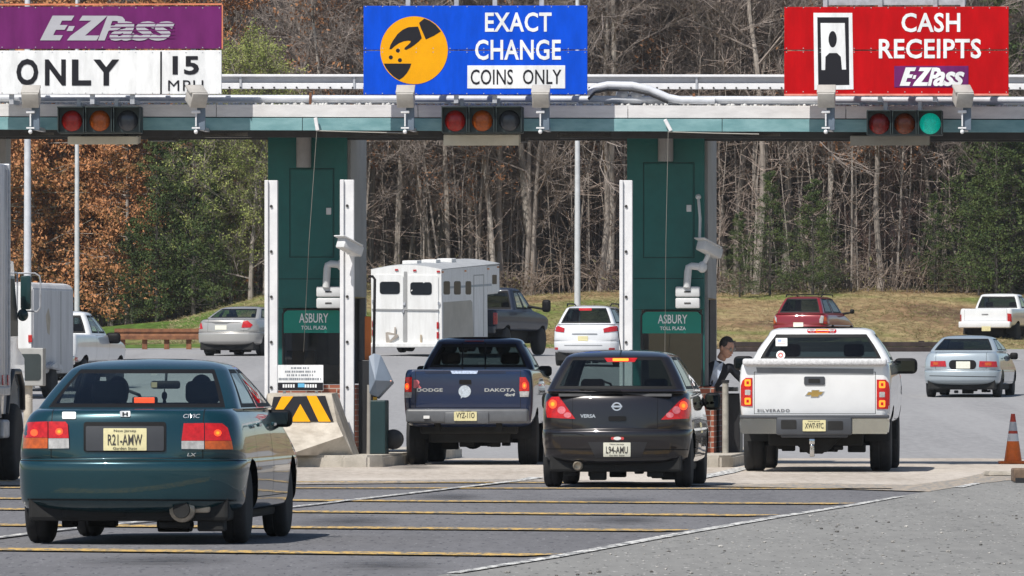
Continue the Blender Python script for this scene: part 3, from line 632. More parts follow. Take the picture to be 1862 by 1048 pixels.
def pass_logo(t, f, bx, m, stripes_m=None):
    x0, y0, x1, y1 = bx; mb = MB(); W_ = x1 - x0; H_ = y1 - y0
    g = lambda a, b: f(lerp(x0, x1, a), lerp(y0, y1, b))
    def poly(ps):
        flat_poly(mb, [g(*p) for p in ps], -.025)
    poly([(.093, 0), (.255, 0), (.232, .2), (.163, .2), (.148, .38), (.205, .38), (.182, .57), (.118, .57), (.098, .79), (.17, .79), (.148, 1), (0, 1)])
    poly([(.215, .42), (.258, .42), (.24, .62), (.197, .62)])
    poly([(.315, 0), (.50, 0), (.47, .16), (.335, .80), (.44, .80), (.42, 1), (.20, 1), (.225, .82), (.38, .2), (.29, .2)])
    a = g(.43, 1); b = g(.63, 0); c0 = g(.515, 1); d0 = g(1.0, .22)
    flat_text(mb, 'P', a[0], a[1], b[0], b[1], -.026, .035, .32)
    flat_text(mb, 'ass', c0[0], g(0, 1.02)[1], d0[0], d0[1], -.027, .03, .32, .92)
    o = mb.build('logo_lettering', m, t)
    if stripes_m:
        mb = MB()
        for k in range(5):
            b_ = .30 + k * .145; flat_poly(mb, [g(.55 - b_ * .06, b_), (g(1.0, 0)[0], g(0, b_)[1]), (g(1.0, 0)[0], g(0, b_ + .035)[1]), g(.55 - b_ * .06, b_ + .035)], -.030)
        mb.build('logo_stripes', stripes_m, t)
t, f = sign(-38, 10, 403, 173, 'purple and white toll tag only sign with a 15 mph limit, leftmost on the canopy')
panel(t, f, -38, 11, 403, 90, SGN_PURPLE); panel(t, f, -38, 91.5, 403, 172.5, SGN_WHITE, 'white_panel')
mb = MB(); a = f(-38, 10); b = f(403.6, 173); mb.box(((a[0] + b[0]) / 2, -.004, a[1] + .006), (b[0] - a[0], .05, .022)); mb.box((b[0] + .006, -.004, (a[1] + f(0, 90)[1]) / 2), (.016, .05, a[1] - f(0, 90)[1])); mb.build('edge_trim', mat('orange_edge', (.62, .20, .10), .6, vary=.2, vscale=6), t)
pass_logo(t, f, (73, 29, 318, 74), SGN_SILVER, SGN_PURPLE)
rounded_sign_text(t, 'O', *f(30, 156), *f(70, 107.5), SGN_BLACK, .03); rounded_sign_text(t, 'N', *f(82, 156), *f(120, 108.5), SGN_BLACK, .03); rounded_sign_text(t, 'L', *f(131, 156), *f(166, 108.5), SGN_BLACK, .03); rounded_sign_text(t, 'Y', *f(170, 156), *f(217, 108.5), SGN_BLACK, .03)
rounded_sign_text(t, '15', *f(314, 136), *f(362, 102), SGN_BLACK, .03); rounded_sign_text(t, 'MPH', *f(306, 165.5), *f(370, 146), SGN_BLACK, .0, sp=1.15)
mb = MB(); a = f(291.5, 172); b = f(294.5, 94); mb.box(((a[0] + b[0]) / 2, -.02, (a[1] + b[1]) / 2), (b[0] - a[0], .006, b[1] - a[1])); mb.build('divider', SGN_BLACK, t)
rivets(t, f, 0, 12, 403, 89); rivets(t, f, 0, 93, 403, 172); supports(t, f, (167, 240, 20, 350), f(0, 20)[1], f(0, 190)[1])
t, f = sign(661, 10, 1068, 173, 'blue exact change coins only sign with a coin hand pictogram')
panel(t, f, 661, 10, 1068, 91.5, SGN_BLUE); panel(t, f, 661, 92, 1068, 173, SGN_BLUE)
mb = MB(); mb.box((0, .004, f(0, 91.75)[1]), (f(1067, 0)[0] - f(662, 0)[0], .03, .010)); mb.build('panel_seam', SGN_SILVER, t)
mb = MB(); c = f(753, 92); r = f(814.5, 0)[0] - c[0]; flat_poly(mb, ell(c[0], c[1], r, r, 56), -.0225); mb.build('coin_disc', SGN_AMBER, t)
mb = MB(); q = lambda zx, zy: f(640 + zx / 3.744, zy / 3.743)
hand = [(255, 338), (262, 310), (280, 278), (310, 235), (345, 205), (385, 187), (450, 183), (462, 215), (476, 262), (455, 285), (425, 310), (395, 330), (370, 342), (356, 338), (362, 325), (380, 310), (398, 292), (400, 281), (385, 279), (355, 283), (320, 297), (290, 318), (268, 338)]
flat_poly(mb, [q(*p) for p in hand], -.0245)
flat_poly(mb, [q(*p) for p in ((457, 158), (492, 128), (530, 143), (570, 172), (606, 215), (560, 245), (503, 271), (490, 240), (470, 195))], -.0245)
for x, y in ((313, 347), (265, 393), (327, 412)): a = q(x, y); rr = abs(q(14, 0)[0] - q(0, 0)[0]); flat_poly(mb, ell(a[0], a[1], rr, rr, 14), -.0245)
flat_poly(mb, [q(*p) for p in ((217, 435), (405, 435), (395, 465), (375, 500), (350, 528), (322, 547), (285, 524), (255, 495), (232, 465))], -.0245)
mb.build('hand_pictogram', SGN_BLACK, t)
rounded_sign_text(t, 'EXACT', *f(882, 58.5), *f(1003, 22.5), SGN_WHITE, .02, sp=1.05); rounded_sign_text(t, 'CHANGE', *f(864, 109.5), *f(1020, 72), SGN_WHITE, .02, sp=1.05)
panel(t, f, 850, 119, 1028, 161.5, SGN_WHITE, 'coins_plate', .003, -.018, .012); rounded_sign_text(t, 'COINS', *f(856, 154.5), *f(933, 126.5), SGN_BLACK, .008, -.0275, sp=1.02); rounded_sign_text(t, 'ONLY', *f(951, 153.5), *f(1021, 126.5), SGN_BLACK, .008, -.0275, sp=1.02)
rivets(t, f, 661, 10, 1068, 91); rivets(t, f, 661, 93, 1068, 173); supports(t, f, (741, 984, 829, 899), f(0, 2)[1], f(0, 190)[1])
t, f = sign(1426, 12, 1834, 175, 'red cash receipts sign with a white booth pictogram, rightmost on the canopy')
panel(t, f, 1426, 12, 1834, 91.5, SGN_RED); panel(t, f, 1426, 92.3, 1834, 172.5, SGN_RED)
mb = MB(); mb.box((0, .004, f(0, 92)[1]), (f(1833, 0)[0] - f(1427, 0)[0], .03, .010)); mb.build('panel_seam', SGN_SILVER, t)
panel(t, f, 1426, 170.5, 1834, 175, mat('pale_red_edge', (.75, .28, .22), .4, vary=.25, vscale=5), 'bottom_edge', .002, -.006, .04)
def fp(m, name, polys, y):
    mb = MB()
    for p in polys: flat_poly(mb, [f(*k) for k in p], y)
    return mb.build(name, m, t)
fp(SGN_WHITE, 'booth_frame', [[(1479, 24), (1549.5, 24), (1552, 163), (1481, 164)]], -.021)
fp(SGN_BLACK, 'booth_dark', [[(1486, 32), (1543, 32), (1544.5, 155), (1488, 156)]], -.0225)
fp(SGN_WHITE, 'booth_window', [[(1492, 42.5), (1536, 42.5), (1538.5, 127), (1531, 127), (1529, 104), (1522, 97), (1508, 97), (1501, 104), (1500.5, 128), (1494, 128)]], -.024)
fp(SGN_BLACK, 'attendant_head', [ell(1514, 72, 7.5, 15, 20)], -.0255)
rounded_sign_text(t, 'CASH', *f(1639, 59), *f(1746, 23.5), SGN_WHITE, .022, sp=1.05); rounded_sign_text(t, 'RECEIPTS', *f(1598, 107), *f(1784, 70.5), SGN_WHITE, .022, sp=1.05)
panel(t, f, 1626, 120, 1761, 159.5, SGN_PURPLE, 'purple_plate', .003, -.018, .012)
pass_logo(t, (lambda px, py: f(px, py)), (1636, 123, 1754, 156.5), SGN_WHITE)
for o in list(t.children):
    if o.name.startswith('logo_lettering'): o.location.y -= .006
rivets(t, f, 1426, 12, 1834, 91); rivets(t, f, 1426, 93, 1834, 170); supports(t, f, (1500, 1750, 1600, 1700), f(0, 1)[1], f(0, 190)[1])
mb = MB(); a = f(1500, 6); b = f(1756, 0); mb.box(((a[0] + b[0]) / 2, .1, a[1] + .02), (b[0] - a[0], .08, .09)); mb.build('top_rail', GALV, t)
# spotlights that light the signs
def spotlight(px, label, turn=0.):
    v = -1.0; t, u, z = pthing('sign_spotlight', label, 'spotlight', px, 237, v, 'spotlights in front of the lane signs')
    k = 1 / 132
    mb = MB(); mb.box((.055, .05, 24 * k), (.11, .06, 48 * k), bev=.006); mb.build('stem', mat('blue_grey_steel', (.13, .17, .22), .5, vary=.15), t)
    mb = MB(); mb.box((.03, .55, .03), (.05, 1.0, .05)); mb.build('bracket_arm', GALV, t)
    mb = MB(); mb.box((0, -.02, 60 * k), (.235, .24, .22), rot=(R(30), 0, turn), bev=.012); mb.box((0, -.06, 73 * k), (.255, .22, .035), rot=(R(30), 0, turn), bev=.008); mb.build('lamp_housing', mat('dusty_grey_housing', (.42, .40, .37), .6, vary=.12, vscale=8), t, 30)
    mb = MB(); mb.box((-.01, -.015, 33 * k), (.12, .05, .04), bev=.01); mb.box((-.01, -.02, 20 * k), (.018, .02, .2)); mb.box((-.01, -.02, 4 * k), (.11, .04, .02)); mb.ball((-.01, -.03, -3 * k), (.028, .028, .03)); mb.build('clamp', WPOST, t, 40)
for a in ((57, 'spotlight under the O of the purple sign, leftmost of the six'), (358, 'spotlight below the 15 mph panel', .5), (738, 'spotlight below the amber coin disc'), (984, 'spotlight below the coins only plate'), (1503, 'spotlight below the white booth pictogram'), (1751, 'spotlight below the purple logo plate on the red sign', .3)): spotlight(*a)
# traffic signals
LENS = {'r': mat('red_lens', (.33, .012, .008), .25, vary=.25, vscale=30), 'a': mat('amber_lens', (.36, .075, .006), .25, vary=.25, vscale=30), 'd': mat('dark_lens', (.045, .05, .06), .2, vary=.2), 'g': mat('lit_green_lens', (.0, .35, .28), .3, vary=.5, vscale=70, emit=(.0, .55, .40), estr=.28),
        'rd': mat('dim_red_lens', (.20, .010, .008), .25, vary=.3, vscale=30), 'ad': mat('dim_amber_lens', (.16, .03, .006), .25, vary=.3, vscale=30)}
SIGH = mat('dark_signal_housing', (.022, .035, .036), .5, vary=.1)
def signal(px0, px1, y0, y1, cols, label):
    v = -.42; cx = (px0 + px1) / 2; t, u, z = pthing('traffic_signal', label, 'traffic signal', cx, y1, v, 'traffic signals on the canopy edge'); k = 1 / 132; w = (px1 - px0) * k; h = (y1 - y0) * k; c = w / 3
    mb = MB(); mb.box((0, .1, h / 2), (w, .2, h), bev=.02); mb.build('housing', SIGH, t)
    mb = MB(); mb.box((-w * .25, .3, h + .03), (.05, .3, .06)); mb.box((w * .2, .3, h + .03), (.05, .3, .06)); mb.box((-w * .25, .0, h + .05), (.05, .05, .12)); mb.box((w * .2, .0, h + .05), (.05, .05, .12)); mb.build('hanger', GALV, t)
    for i in range(3):
        x = (i - 1) * c; mb = MB()
        mb.box((x, -.11, h - .012), (c * .92, .26, .014)); mb.box((x - c * .46, -.06, h * .52), (.012, .16, h * .92)); mb.box((x + c * .46, -.06, h * .52), (.012, .16, h * .92)); mb.build('visor', SIGH, t)
        mb = MB(); mb.lathe([(.001, -.055), (.07, -.05), (.125, -.03), (.145, -.005), (.145, .02)], 'y', (x, 0, h * .47), 28); mb.build('lens', LENS[cols[i]], t, 50)
signal(105, 258, 194, 243, 'rad', 'three lens traffic signal below the purple sign'); signal(803, 951, 194, 243, 'rad', 'three lens traffic signal below the blue sign'); signal(1576, 1714, 201, 247, ('rd', 'ad', 'g'), 'traffic signal showing green below the red sign')
# fixtures under the canopy
def fixture(x0, x1, y0, y1, label, m=BEIGE, v=.10, tilt=-35):
    cx = (x0 + x1) / 2; t, u, z = pthing('canopy_light', label, 'light fixture', cx, y1, v, 'light fixtures under the canopy'); w = (x1 - x0) / 132; h = (y1 - y0) / 132
    mb = MB(); mb.prism([(0, 0), (.3, .03), (.3, h + .02), (0, h)] if tilt else [(0, 0), (.5, 0), (.5, h), (0, h)], -w / 2, w / 2, 'x', bev=.008); mb.build('casing', m, t)
    mb = MB(); mb.box((-w * .3, .25, h + .1), (.04, .3, .2)); mb.box((w * .3, .25, h + .1), (.04, .3, .2)); mb.build('hanger', SOFFIT, t)
DARKFIX = mat('dark_fixture', (.03, .03, .03), .6, vary=.1); GREYFIX = mat('grey_fixture', (.20, .19, .17), .6, vary=.1)
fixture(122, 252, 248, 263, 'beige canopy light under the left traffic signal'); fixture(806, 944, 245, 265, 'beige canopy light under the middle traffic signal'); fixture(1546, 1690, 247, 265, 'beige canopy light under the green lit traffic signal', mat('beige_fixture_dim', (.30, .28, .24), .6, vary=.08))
fixture(366, 452, 240, 249, 'grey canopy light left of the left booth top', GREYFIX, .5, 0); fixture(676, 762, 238, 247, 'grey canopy light right of the left booth top', GREYFIX, .5, 0); fixture(1012, 1112, 241, 250, 'grey canopy light left of the right booth top', GREYFIX, .5, 0); fixture(1330, 1420, 241, 249, 'grey canopy light right of the right booth top', GREYFIX, .5, 0)
fixture(268, 318, 238, 256, 'small dark fixture under the canopy right of the left signal', DARKFIX, .6, 0); fixture(935, 955, 243, 258, 'tiny dark fixture beside the middle beige canopy light', DARKFIX, .6, 0); fixture(36, 100, 240, 247, 'grey canopy light left of the left signal', GREYFIX, .5, 0)
# islands
def island(px0, px1, label, v0=-1.9, v1=11):
    a = PU(px0, 840, v0)[0]; b = PU(px1, 840, v0)[0]; t = thing('kerbed_island', label, 'traffic island', PW((a + b) / 2, 0, 0), -PSI); w = (b - a) / 2
    prof = [(-w, v1), (w, v1), (w, v0 + .35), (w * .8, v0 + .08), (w * .45, v0), (-w * .45, v0), (-w * .8, v0 + .08), (-w, v0 + .35)]
    mb = MB(); mb.prism(prof, -.05, .17, 'z', bev=.03); mb.build('island_slab', KERB, t); return t, a, b
island(440, 694, 'concrete island carrying the left green booth'); island(1126, 1330, 'concrete island carrying the right green booth'); island(-260, 62, 'concrete island at the left edge behind the teal sedan')
# booths
GLD = glass('booth_glass', (.30, .34, .34), 2.2)
INTD = mat('booth_interior', (.06, .058, .052), .8, vary=.3)
def booth(x0, x1, xs_, label, panel_px, vent_px, sign_px, win, rightx):
    v = 1.6; cx = (x0 + x1) / 2; u, _ = PU(cx, 700, v); t = thing('toll_booth', label, 'toll booth', PW(u, v, .17), -PSI, 'tall green toll booths')
    f = lambda px, py: (PU(px, py, v)[0] - u, PU(px, py, v)[1] - .17)
    a = f(x0, 700)[0]; b = f(x1, 700)[0]; top = 4.62 - .17 - .01 - u * .005; zw0 = f(0, win[3])[1]; zs1 = f(0, sign_px[1])[1]; sl = f(sign_px[0], 0)[0]; sr = f(sign_px[2], 0)[0]; zs0 = f(0, sign_px[3])[1]; xr_ = f(rightx, 0)[0]
    dp = 2.3
    mb = MB(); mb.box(((a + b) / 2, .06, (zs1 + .03 + top) / 2), (b - a, .12, top - zs1 - .03), bev=.01)       # upper facing
    mb.box(((a + sl) / 2 - .006, .06, (zw0 + zs1 + .03) / 2), (sl - a - .012, .12, zs1 + .03 - zw0 - .004)); mb.box(((sr + b) / 2 + .006, .06, (zw0 + zs1 + .03) / 2), (b - sr - .012, .12, zs1 + .03 - zw0 - .004)); mb.build('front_facing', BOOTHG, t)
    mb = MB(); mb.box(((a + .04 + xr_ - .03) / 2, .12 + dp / 2 + .003, (zs1 + .2 + top) / 2), (xr_ - a - .07, dp, top - zs1 - .2)); mb.build('upper_body', GREYPAN, t)
    mb = MB(); mb.box((a + .06, .12 + dp / 2, (zw0 + zs1 + .2) / 2), (.06, dp, zs1 + .2 - zw0 - .01)); mb.box((xr_ - .07, .20, (zw0 + zs1 + .2) / 2), (.09, .10, zs1 + .2 - zw0 - .01)); mb.box((xr_ - .07, dp, (zw0 + zs1 + .2) / 2), (.09, .14, zs1 + .2 - zw0 - .01)); mb.box(((a + xr_) / 2, dp + .08, (zw0 + zs1 + .2) / 2), (xr_ - a - .1, .05, zs1 + .2 - zw0 - .012)); mb.build('side_frame', GREYPAN, t)
    mb = MB(); mb.box(((a + xr_) / 2 + .01, .12 + dp / 2, zw0 / 2 - .005), (xr_ - a + .10, dp + .2, zw0 - .01)); mb.build('brick_base', BRICK, t)
    mb = MB(); mb.box(((a + xr_) / 2, .5, zw0 + .02), (xr_ - a - .2, .7, .04)); mb.box(((a + xr_) / 2 - .2, .8, zw0 + .25), (.4, .3, .45)); mb.build('counter', INTD, t)
    mb = MB(); flat_poly(mb, rrect(sl + .003, zw0, sr - .003, zs0, .02), .05); mb.build('window', GLD, t)
    mb = MB(); pts = [(sl, zs0), (sr, zs0), (sr, zs1 - .06), (sr - .02, zs1 - .02), (sr - .06, zs1), (sl + .06, zs1), (sl + .02, zs1 - .02), (sl, zs1 - .06)]; mb.prism(pts, -.012, .03, 'y'); nm = mb.build('name_plate', BRIGHTG, t)
    w = (sr - sl); mb = MB(); flat_text(mb, 'ASBURY', sl + w * .265, lerp(zs0, zs1, .45), sl + w * .765, lerp(zs0, zs1, .87), -.014, .012); flat_text(mb, 'TOLL PLAZA', sl + w * .30, lerp(zs0, zs1, .15), sl + w * .74, lerp(zs0, zs1, .32), -.014, .02); mb.build('lettering', SGN_WHITE, nm)
    mb = MB(); w2 = .012
    fr = [(sl - w2, zs0), (sl - w2, zs1 - .05), (sl + .05, zs1 + w2), (sr - .05, zs1 + w2), (sr + w2, zs1 - .05), (sr + w2, zw0 + .0)]
    mb.tube([(p[0], -.005, p[1]) for p in fr], .014, 6); mb.tube([(sl - w2, -.005, zw0), (sl - w2, -.005, zs0)], .014, 6); mb.build('window_gasket', BLACKP, t)
    p0 = f(panel_px[0], panel_px[3]); p1 = f(panel_px[2], panel_px[1]); mb = MB(); g = .010
    for (xa, za, xb, zb) in ((p0[0], p0[1], p1[0], p0[1]), (p0[0], p1[1], p1[0], p1[1]), (p0[0], p0[1], p0[0], p1[1]), (p1[0], p0[1], p1[0], p1[1])): mb.box(((xa + xb) / 2, -.001, (za + zb) / 2), (abs(xb - xa) + g, .006, abs(zb - za) + g))
    zl = f(0, 508)[1]; mb.box(((a + b) / 2, -.001, zl), (b - a - .02, .006, .010)); mb.build('panel_joint', BOOTHD, t)
    mb = MB(); mb.box(((p0[0] + p1[0]) / 2, -.004, (p0[1] + p1[1]) / 2), (p1[0] - p0[0] - .03, .012, p1[1] - p0[1] - .03), bev=.004); ap = mb.build('access_panel', BOOTHG, t)
    lx, lz = f(panel_px[2] - 9, lerp(panel_px[1], panel_px[3], .48)); mb = MB(); mb.box((lx, -.018, lz), (.07, .02, .095), bev=.006); mb.build('latch', LITEGR, ap)
    vx0, vz0 = f(vent_px[0], vent_px[3]); vx1, vz1 = f(vent_px[2], vent_px[1]); mb = MB(); mb.cyl(((vx0 + vx1) / 2, -.09, vz0), ((vx0 + vx1) / 2, -.09, top), (vx1 - vx0) / 2, n=18); mb.build('vent_pipe', mat('grey_vent', (.30, .29, .29), .5, vary=.1), t, 40)
    return t, f, u
bt1, bf1, bu1 = booth(487, 631, None, 'tall green booth left of the blue pickup, with a coin hopper beside it', (527, 307, 607, 468), (540, 255, 567, 305), (516, 565, 622, 606), (516, 606, 622, 699), 640)
bt2, bf2, bu2 = booth(1140, 1281, None, 'tall green booth behind the black hatchback, attendant leaning out', (1170, 296, 1262, 469), (1197, 240, 1225, 294), (1168, 568, 1275, 607), (1168, 607, 1275, 702), 1290)
# guard posts
def guard_post(x0, x1, ytop, label, v=-.15):
    cx = (x0 + x1) / 2; t, u, z = pthing('guard_post', label, 'post', cx, 700, v, 'white guard posts in front of the booths', z=.16); w = (x1 - x0) / 132; h = PU(cx, ytop, v)[1] - .16
    mb = MB(); mb.box((-w * .36, 0, h / 2), (w * .28, .16, h), bev=.006); mb.box((w * .14, .02, h / 2), (w * .72, .12, h - .004), bev=.006); mb.build('channel', WPOST, t)
    mb = MB()
    for k in range(6): mb.cyl((w * .02, -.04, h * (.08 + .165 * k)), (w * .02, -.058, h * (.08 + .165 * k)), .020, n=7)
    mb.build('bolts', BOLT, t)
    mb = MB(); mb.box((0, 0, .02), (w * 1.5, .3, .04), bev=.006); mb.build('base_plate', GALV, t)
guard_post(482, 505, 328, 'white guard post at the left corner of the left booth'); guard_post(619, 644, 327, 'white guard post beside the camera of the left booth'); guard_post(1127, 1150, 328, 'white guard post at the left corner of the right booth')
# crash block with chevrons
t, u, z = pthing('crash_block', 'cream concrete crash block with black and amber chevrons before the left booth', 'crash barrier', 560, 825, -1.45, z=.17)
bf = lambda px, py, v=-1.45: (PU(px, py, v)[0] - u, PU(px, py, v)[1] - .17)
CREAM = mat('cream_concrete', (.36, .32, .265), .9, vscale=3, col2=(.58, .53, .455), bump=.4)
A = [bf(484, 716), bf(601, 714)]; M_ = [bf(482, 745), bf(612, 768)]; B_ = [bf(478, 826), bf(638, 826)]
rows_ = [None, (0, 0, A[0][1] - .02, .12), (0, 0, M_[1][1], .05)]
bm = bmesh.new(); V = lambda px, py, y, z=None: bm.verts.new((bf(px, py)[0], y, bf(px, py)[1] if z is None else z))
al, ar, ml, mr_, p0, p1, p2, p3 = V(484, 716, .12, A[0][1]), V(601, 716, .12, A[0][1]), V(481, 768, .05), V(612, 768, .05), V(472, 826, -.45, 0), V(627, 793, -.22), V(533, 824, -.95, 0), V(640, 826, .15, 0)
tl, tr_, bl, br = V(486, 714, 1.0, A[0][1] + .01), V(600, 714, 1.0, A[0][1] + .01), V(470, 826, 1.0, 0), V(640, 826, 1.0, 0)
for q in ((al, ml, mr_, ar), (ml, p0, p2), (ml, p2, p1), (ml, p1, mr_), (p1, p2, p3), (mr_, p1, p3), (ar, mr_, p3), (ar, p3, br, tr_), (al, ar, tr_, tl), (al, tl, bl, p0), (al, p0, ml), (tl, tr_, br, bl), (p0, bl, br, p3), (p0, p3, p2)): bm.faces.new(q)
bmesh.ops.recalc_face_normals(bm, faces=bm.faces[:])
me = bpy.data.meshes.new('block'); bm.to_mesh(me); bm.free(); link('block', me, CREAM, t)
y_at = lambda zz: lerp(rows_[1][3], rows_[2][3], (rows_[1][2] - zz) / (rows_[1][2] - rows_[2][2])) - .012
def slanted(name, polys, m, off, th=.008):
    mb = MB()
    for p in polys:
        q_ = [bf(*k) for k in p]; A_ = [mb.bm.verts.new((x, y_at(zz) - off, zz)) for x, zz in q_]; B2 = [mb.bm.verts.new((x, y_at(zz) - off + th, zz)) for x, zz in q_]; n = len(q_)
        mb.bm.faces.new(A_)
        for k in range(n): mb.bm.faces.new((A_[k], B2[k], B2[(k + 1) % n], A_[(k + 1) % n]))
    return mb.build(name, m, t)
ch = slanted('chevron_panel', [[(496, 722), (590, 720), (606, 767), (488, 766)]], SGN_BLACK, .006)
slanted('amber_chevrons', [[(511, 721), (532, 721), (514, 746), (499, 746)], [(545, 735), (564, 767), (528, 767)], [(556, 720), (574, 720), (601, 767), (579, 767)]], SGN_AMBER, .011)
# notice board on top
t, u, z = pthing('notice_board', 'white notice board with a dark lower band standing on the crash block', 'notice', 546, 712, -1.15)
nb = lambda px, py, v=-1.15: (PU(px, py, v)[0] - u, PU(px, py, v)[1] - z)
a = nb(505, 711); b = nb(588, 664); mb = MB(); mb.box(((a[0] + b[0]) / 2, 0, (a[1] + b[1]) / 2), (b[0] - a[0], .03, b[1] - a[1]), bev=.004); mb.build('board', SGN_WHITE, t)
a2 = nb(505.5, 710); b2 = nb(587.5, 696); mb = MB(); mb.box(((a2[0] + b2[0]) / 2, -.017, (a2[1] + b2[1]) / 2), (b2[0] - a2[0], .006, b2[1] - a2[1])); mb.build('lower_band', SGN_BLACK, t)
rg = random.Random(2); mb = MB()
for (x0, x1, y, h_) in ((531, 561, 669.5, 3), (520, 573, 676, 3.4), (523, 571, 682.5, 3.2), (508, 584, 689.5, 4)):
    x = x0
    while x < x1: w_ = rg.uniform(1.4, 3); p = nb(x, y); mb.box((p[0], -.0165, p[1]), (w_ / 132, .003, h_ / 132)); x += w_ + rg.choice((.9, .9, .9, 2.4))
mb.build('small_print', mat('grey_print', (.20, .22, .25), .6, vary=0), t)
mb = MB()
for (x0, x1) in ((516, 537), (556, 576)):
    x = x0
    while x < x1: p = nb(x, 702); mb.box((p[0], -.0215, p[1]), (3.2 / 132, .003, 6 / 132)); x += 4.6
mb.build('band_print', SGN_WHITE, t)
mb = MB(); p = nb(548, 701); mb.box((p[0], -.0215, p[1]), (12 / 132, .003, 7 / 132)); mb.build('blue_mark', mat('pale_blue_print', (.12, .42, .66), .6, vary=0), t)
mb = MB(); mb.box((-.22, .03, -.02), (.04, .03, .3)); mb.box((.22, .03, -.02), (.04, .03, .3)); mb.build('legs', GALV, t)
# cameras on the booths
def sec_cam(hx, hy, ex, ey, jx, jy, label, whip=None, hv=1.35):
    v = 1.35; t, u, z = pthing('security_camera', label, 'camera', jx, jy + 20, v, 'white cameras on the booth fronts'); f = lambda px, py: (PU(px, py, v)[0] - u, PU(px, py, v)[1] - z); k = 1 / 130
    a = (PU(hx, hy, hv)[0] - u, PU(hx, hy, hv)[1] - z); o_ = hv - v
    mb = MB(); mb.box((a[0] + .07, o_, a[1] - .045), (.17, .38, .145), rot=(R(-20), 0, R(-40)), bev=.02); mb.box((a[0] + .055, o_ - .03, a[1] + .045), (.20, .40, .02), rot=(R(-20), 0, R(-40)), bev=.008); mb.build('housing', LITEGR, t, 35)
    e = f(ex, ey); b = f(ex + 26, ey + 2); c = f(ex - 2, jy - 18); mb = MB(); mb.tube([(b[0], 0, b[1]), (e[0] + .05, 0, e[1]), (e[0] + .01, 0, e[1] - .02), (e[0], 0, e[1] - .07), (c[0], 0, c[1])], .052, 12); mb.tube([(b[0], 0, b[1]), (a[0] + .05, o_ * .7, a[1] - .13), (a[0] + .06, o_, a[1] - .1)], .032, 10); mb.ball((b[0], 0, b[1]), (.07, .07, .08)); mb.build('bracket', LITEGR, t, 50)
    j0 = f(jx - 22, jy + 20); j1 = f(jx + 22, jy - 20); mb = MB(); mb.box(((j0[0] + j1[0]) / 2, .08, (j0[1] + j1[1]) / 2 + .08), (j1[0] - j0[0], .16, (j1[1] - j0[1]) * .47), bev=.02); mb.box(((j0[0] + j1[0]) / 2, .08, (j0[1] + j1[1]) / 2 - .08), (j1[0] - j0[0], .16, (j1[1] - j0[1]) * .47), bev=.02)
    mb.build('junction_box', LITEGR, t, 35)
    mb = MB(); mb.box(((j0[0] + j1[0]) / 2, -.004, (j0[1] + j1[1]) / 2 + .08), (.09, .006, .018)); mb.box(((j0[0] + j1[0]) / 2, -.004, (j0[1] + j1[1]) / 2 - .08), (.09, .006, .018)); mb.build('label_slot', BOLT, t)
    if whip: q0 = f(*whip[0]); q1 = f(*whip[1]); mb = MB(); mb.tube([(q0[0], .1, q0[1]), (q0[0] + .03, .0, q0[1] - .3), (q1[0], 0, q1[1])], .02, 8); mb.ball((q0[0], .1, q0[1]), (.04, .04, .04)); mb.build('cable', LITEGR, t, 50)
sec_cam(627, 444, 595, 480, 597, 541, 'white camera on a bent arm at the left booth', None, -.42); sec_cam(1281, 448, 1251, 484, 1250, 541, 'white camera on a bent arm at the right booth', ((1269, 358), (1272, 440)))
# stay cables from the canopy edge
def stay(px, py, ex, ey, label, side):
    t, u, z = pthing('cable_bracket', label, 'bracket', px, py, -.10); f = lambda x, y, v=-.1: (PU(x, y, v)[0] - u, PU(x, y, v)[1] - z)
    mb = MB(); mb.box((.02, 0, 0), (.05, .05, .18), rot=(0, R(side), 0), bev=.008); mb.build('bracket', WPOST, t)
    a = f(px + 3, py + 12); b = f(ex, ey, 1.2); mb = MB(); mb.tube([(a[0], 0, a[1]), (lerp(a[0], b[0], .5), .5, lerp(a[1], b[1], .5)), (b[0], 1.3, b[1])], .004, 5); mb.tube([(a[0], 0, a[1]), (a[0] + .6, .0, a[1] - .02), (a[0] + 1.25, 0, a[1] - .035)], .008, 5); mb.build('cable', mat('grey_cable', (.30, .29, .26), .6, vary=0), t)
stay(573, 226, 552, 640, 'white cable bracket above the left booth', -10); stay(1212, 228, 1209, 640, 'white cable bracket above the right booth', -28)
# coin machine by the left booth
t, u, z = pthing('coin_machine', 'dark green coin machine with a grey hopper right of the left booth', 'coin machine', 686, 835, -.35, z=.17); k = 1 / 131
f = lambda px, py, v=-.35: (PU(px, py, v)[0] - u, PU(px, py, v)[1] - z)
a = f(672, 836); b = f(701, 728); mb = MB(); mb.box(((a[0] + b[0]) / 2, .25, b[1] / 2), (b[0] - a[0], .5, b[1]), bev=.015); mb.build('cabinet', mat('very_dark_green', (.006, .03, .034), .5, vary=.1), t)
mb = MB(); hp = [f(*p) for p in ((671, 648), (680, 643), (692, 646), (714, 693), (687, 722), (671, 716))]; cc = f(684, 692); K_ = [mb.bm.verts.new((p[0], .0, p[1])) for p in hp]; B_2 = [mb.bm.verts.new((p[0] - .02, .42, p[1] - .03)) for p in hp]; cv = mb.bm.verts.new((cc[0], -.14, cc[1]))
for k in range(6): q_ = (k + 1) % 6; mb.bm.faces.new((K_[k], K_[q_], cv)); mb.bm.faces.new((K_[q_], K_[k], B_2[k], B_2[q_]))
bmesh.ops.recalc_face_normals(mb.bm, faces=mb.bm.faces[:]); ho = mb.build('hopper', mat('blue_grey_hopper', (.18, .22, .28), .4, vary=.1), t)
mb = MB(); p = f(710, 693); mb.ball((p[0], -.01, p[1]), (.02, .012, .012)); mb.build('hopper_lamp', mat('small_lamp', (.8, .4, .3), .4), ho)
mb = MB(); a = f(681, 730); mb.box((a[0], .1, a[1]), (.05, .1, .12)); mb.build('yellow_tab', mat('yellow_plastic', (.7, .38, .02), .5), t)
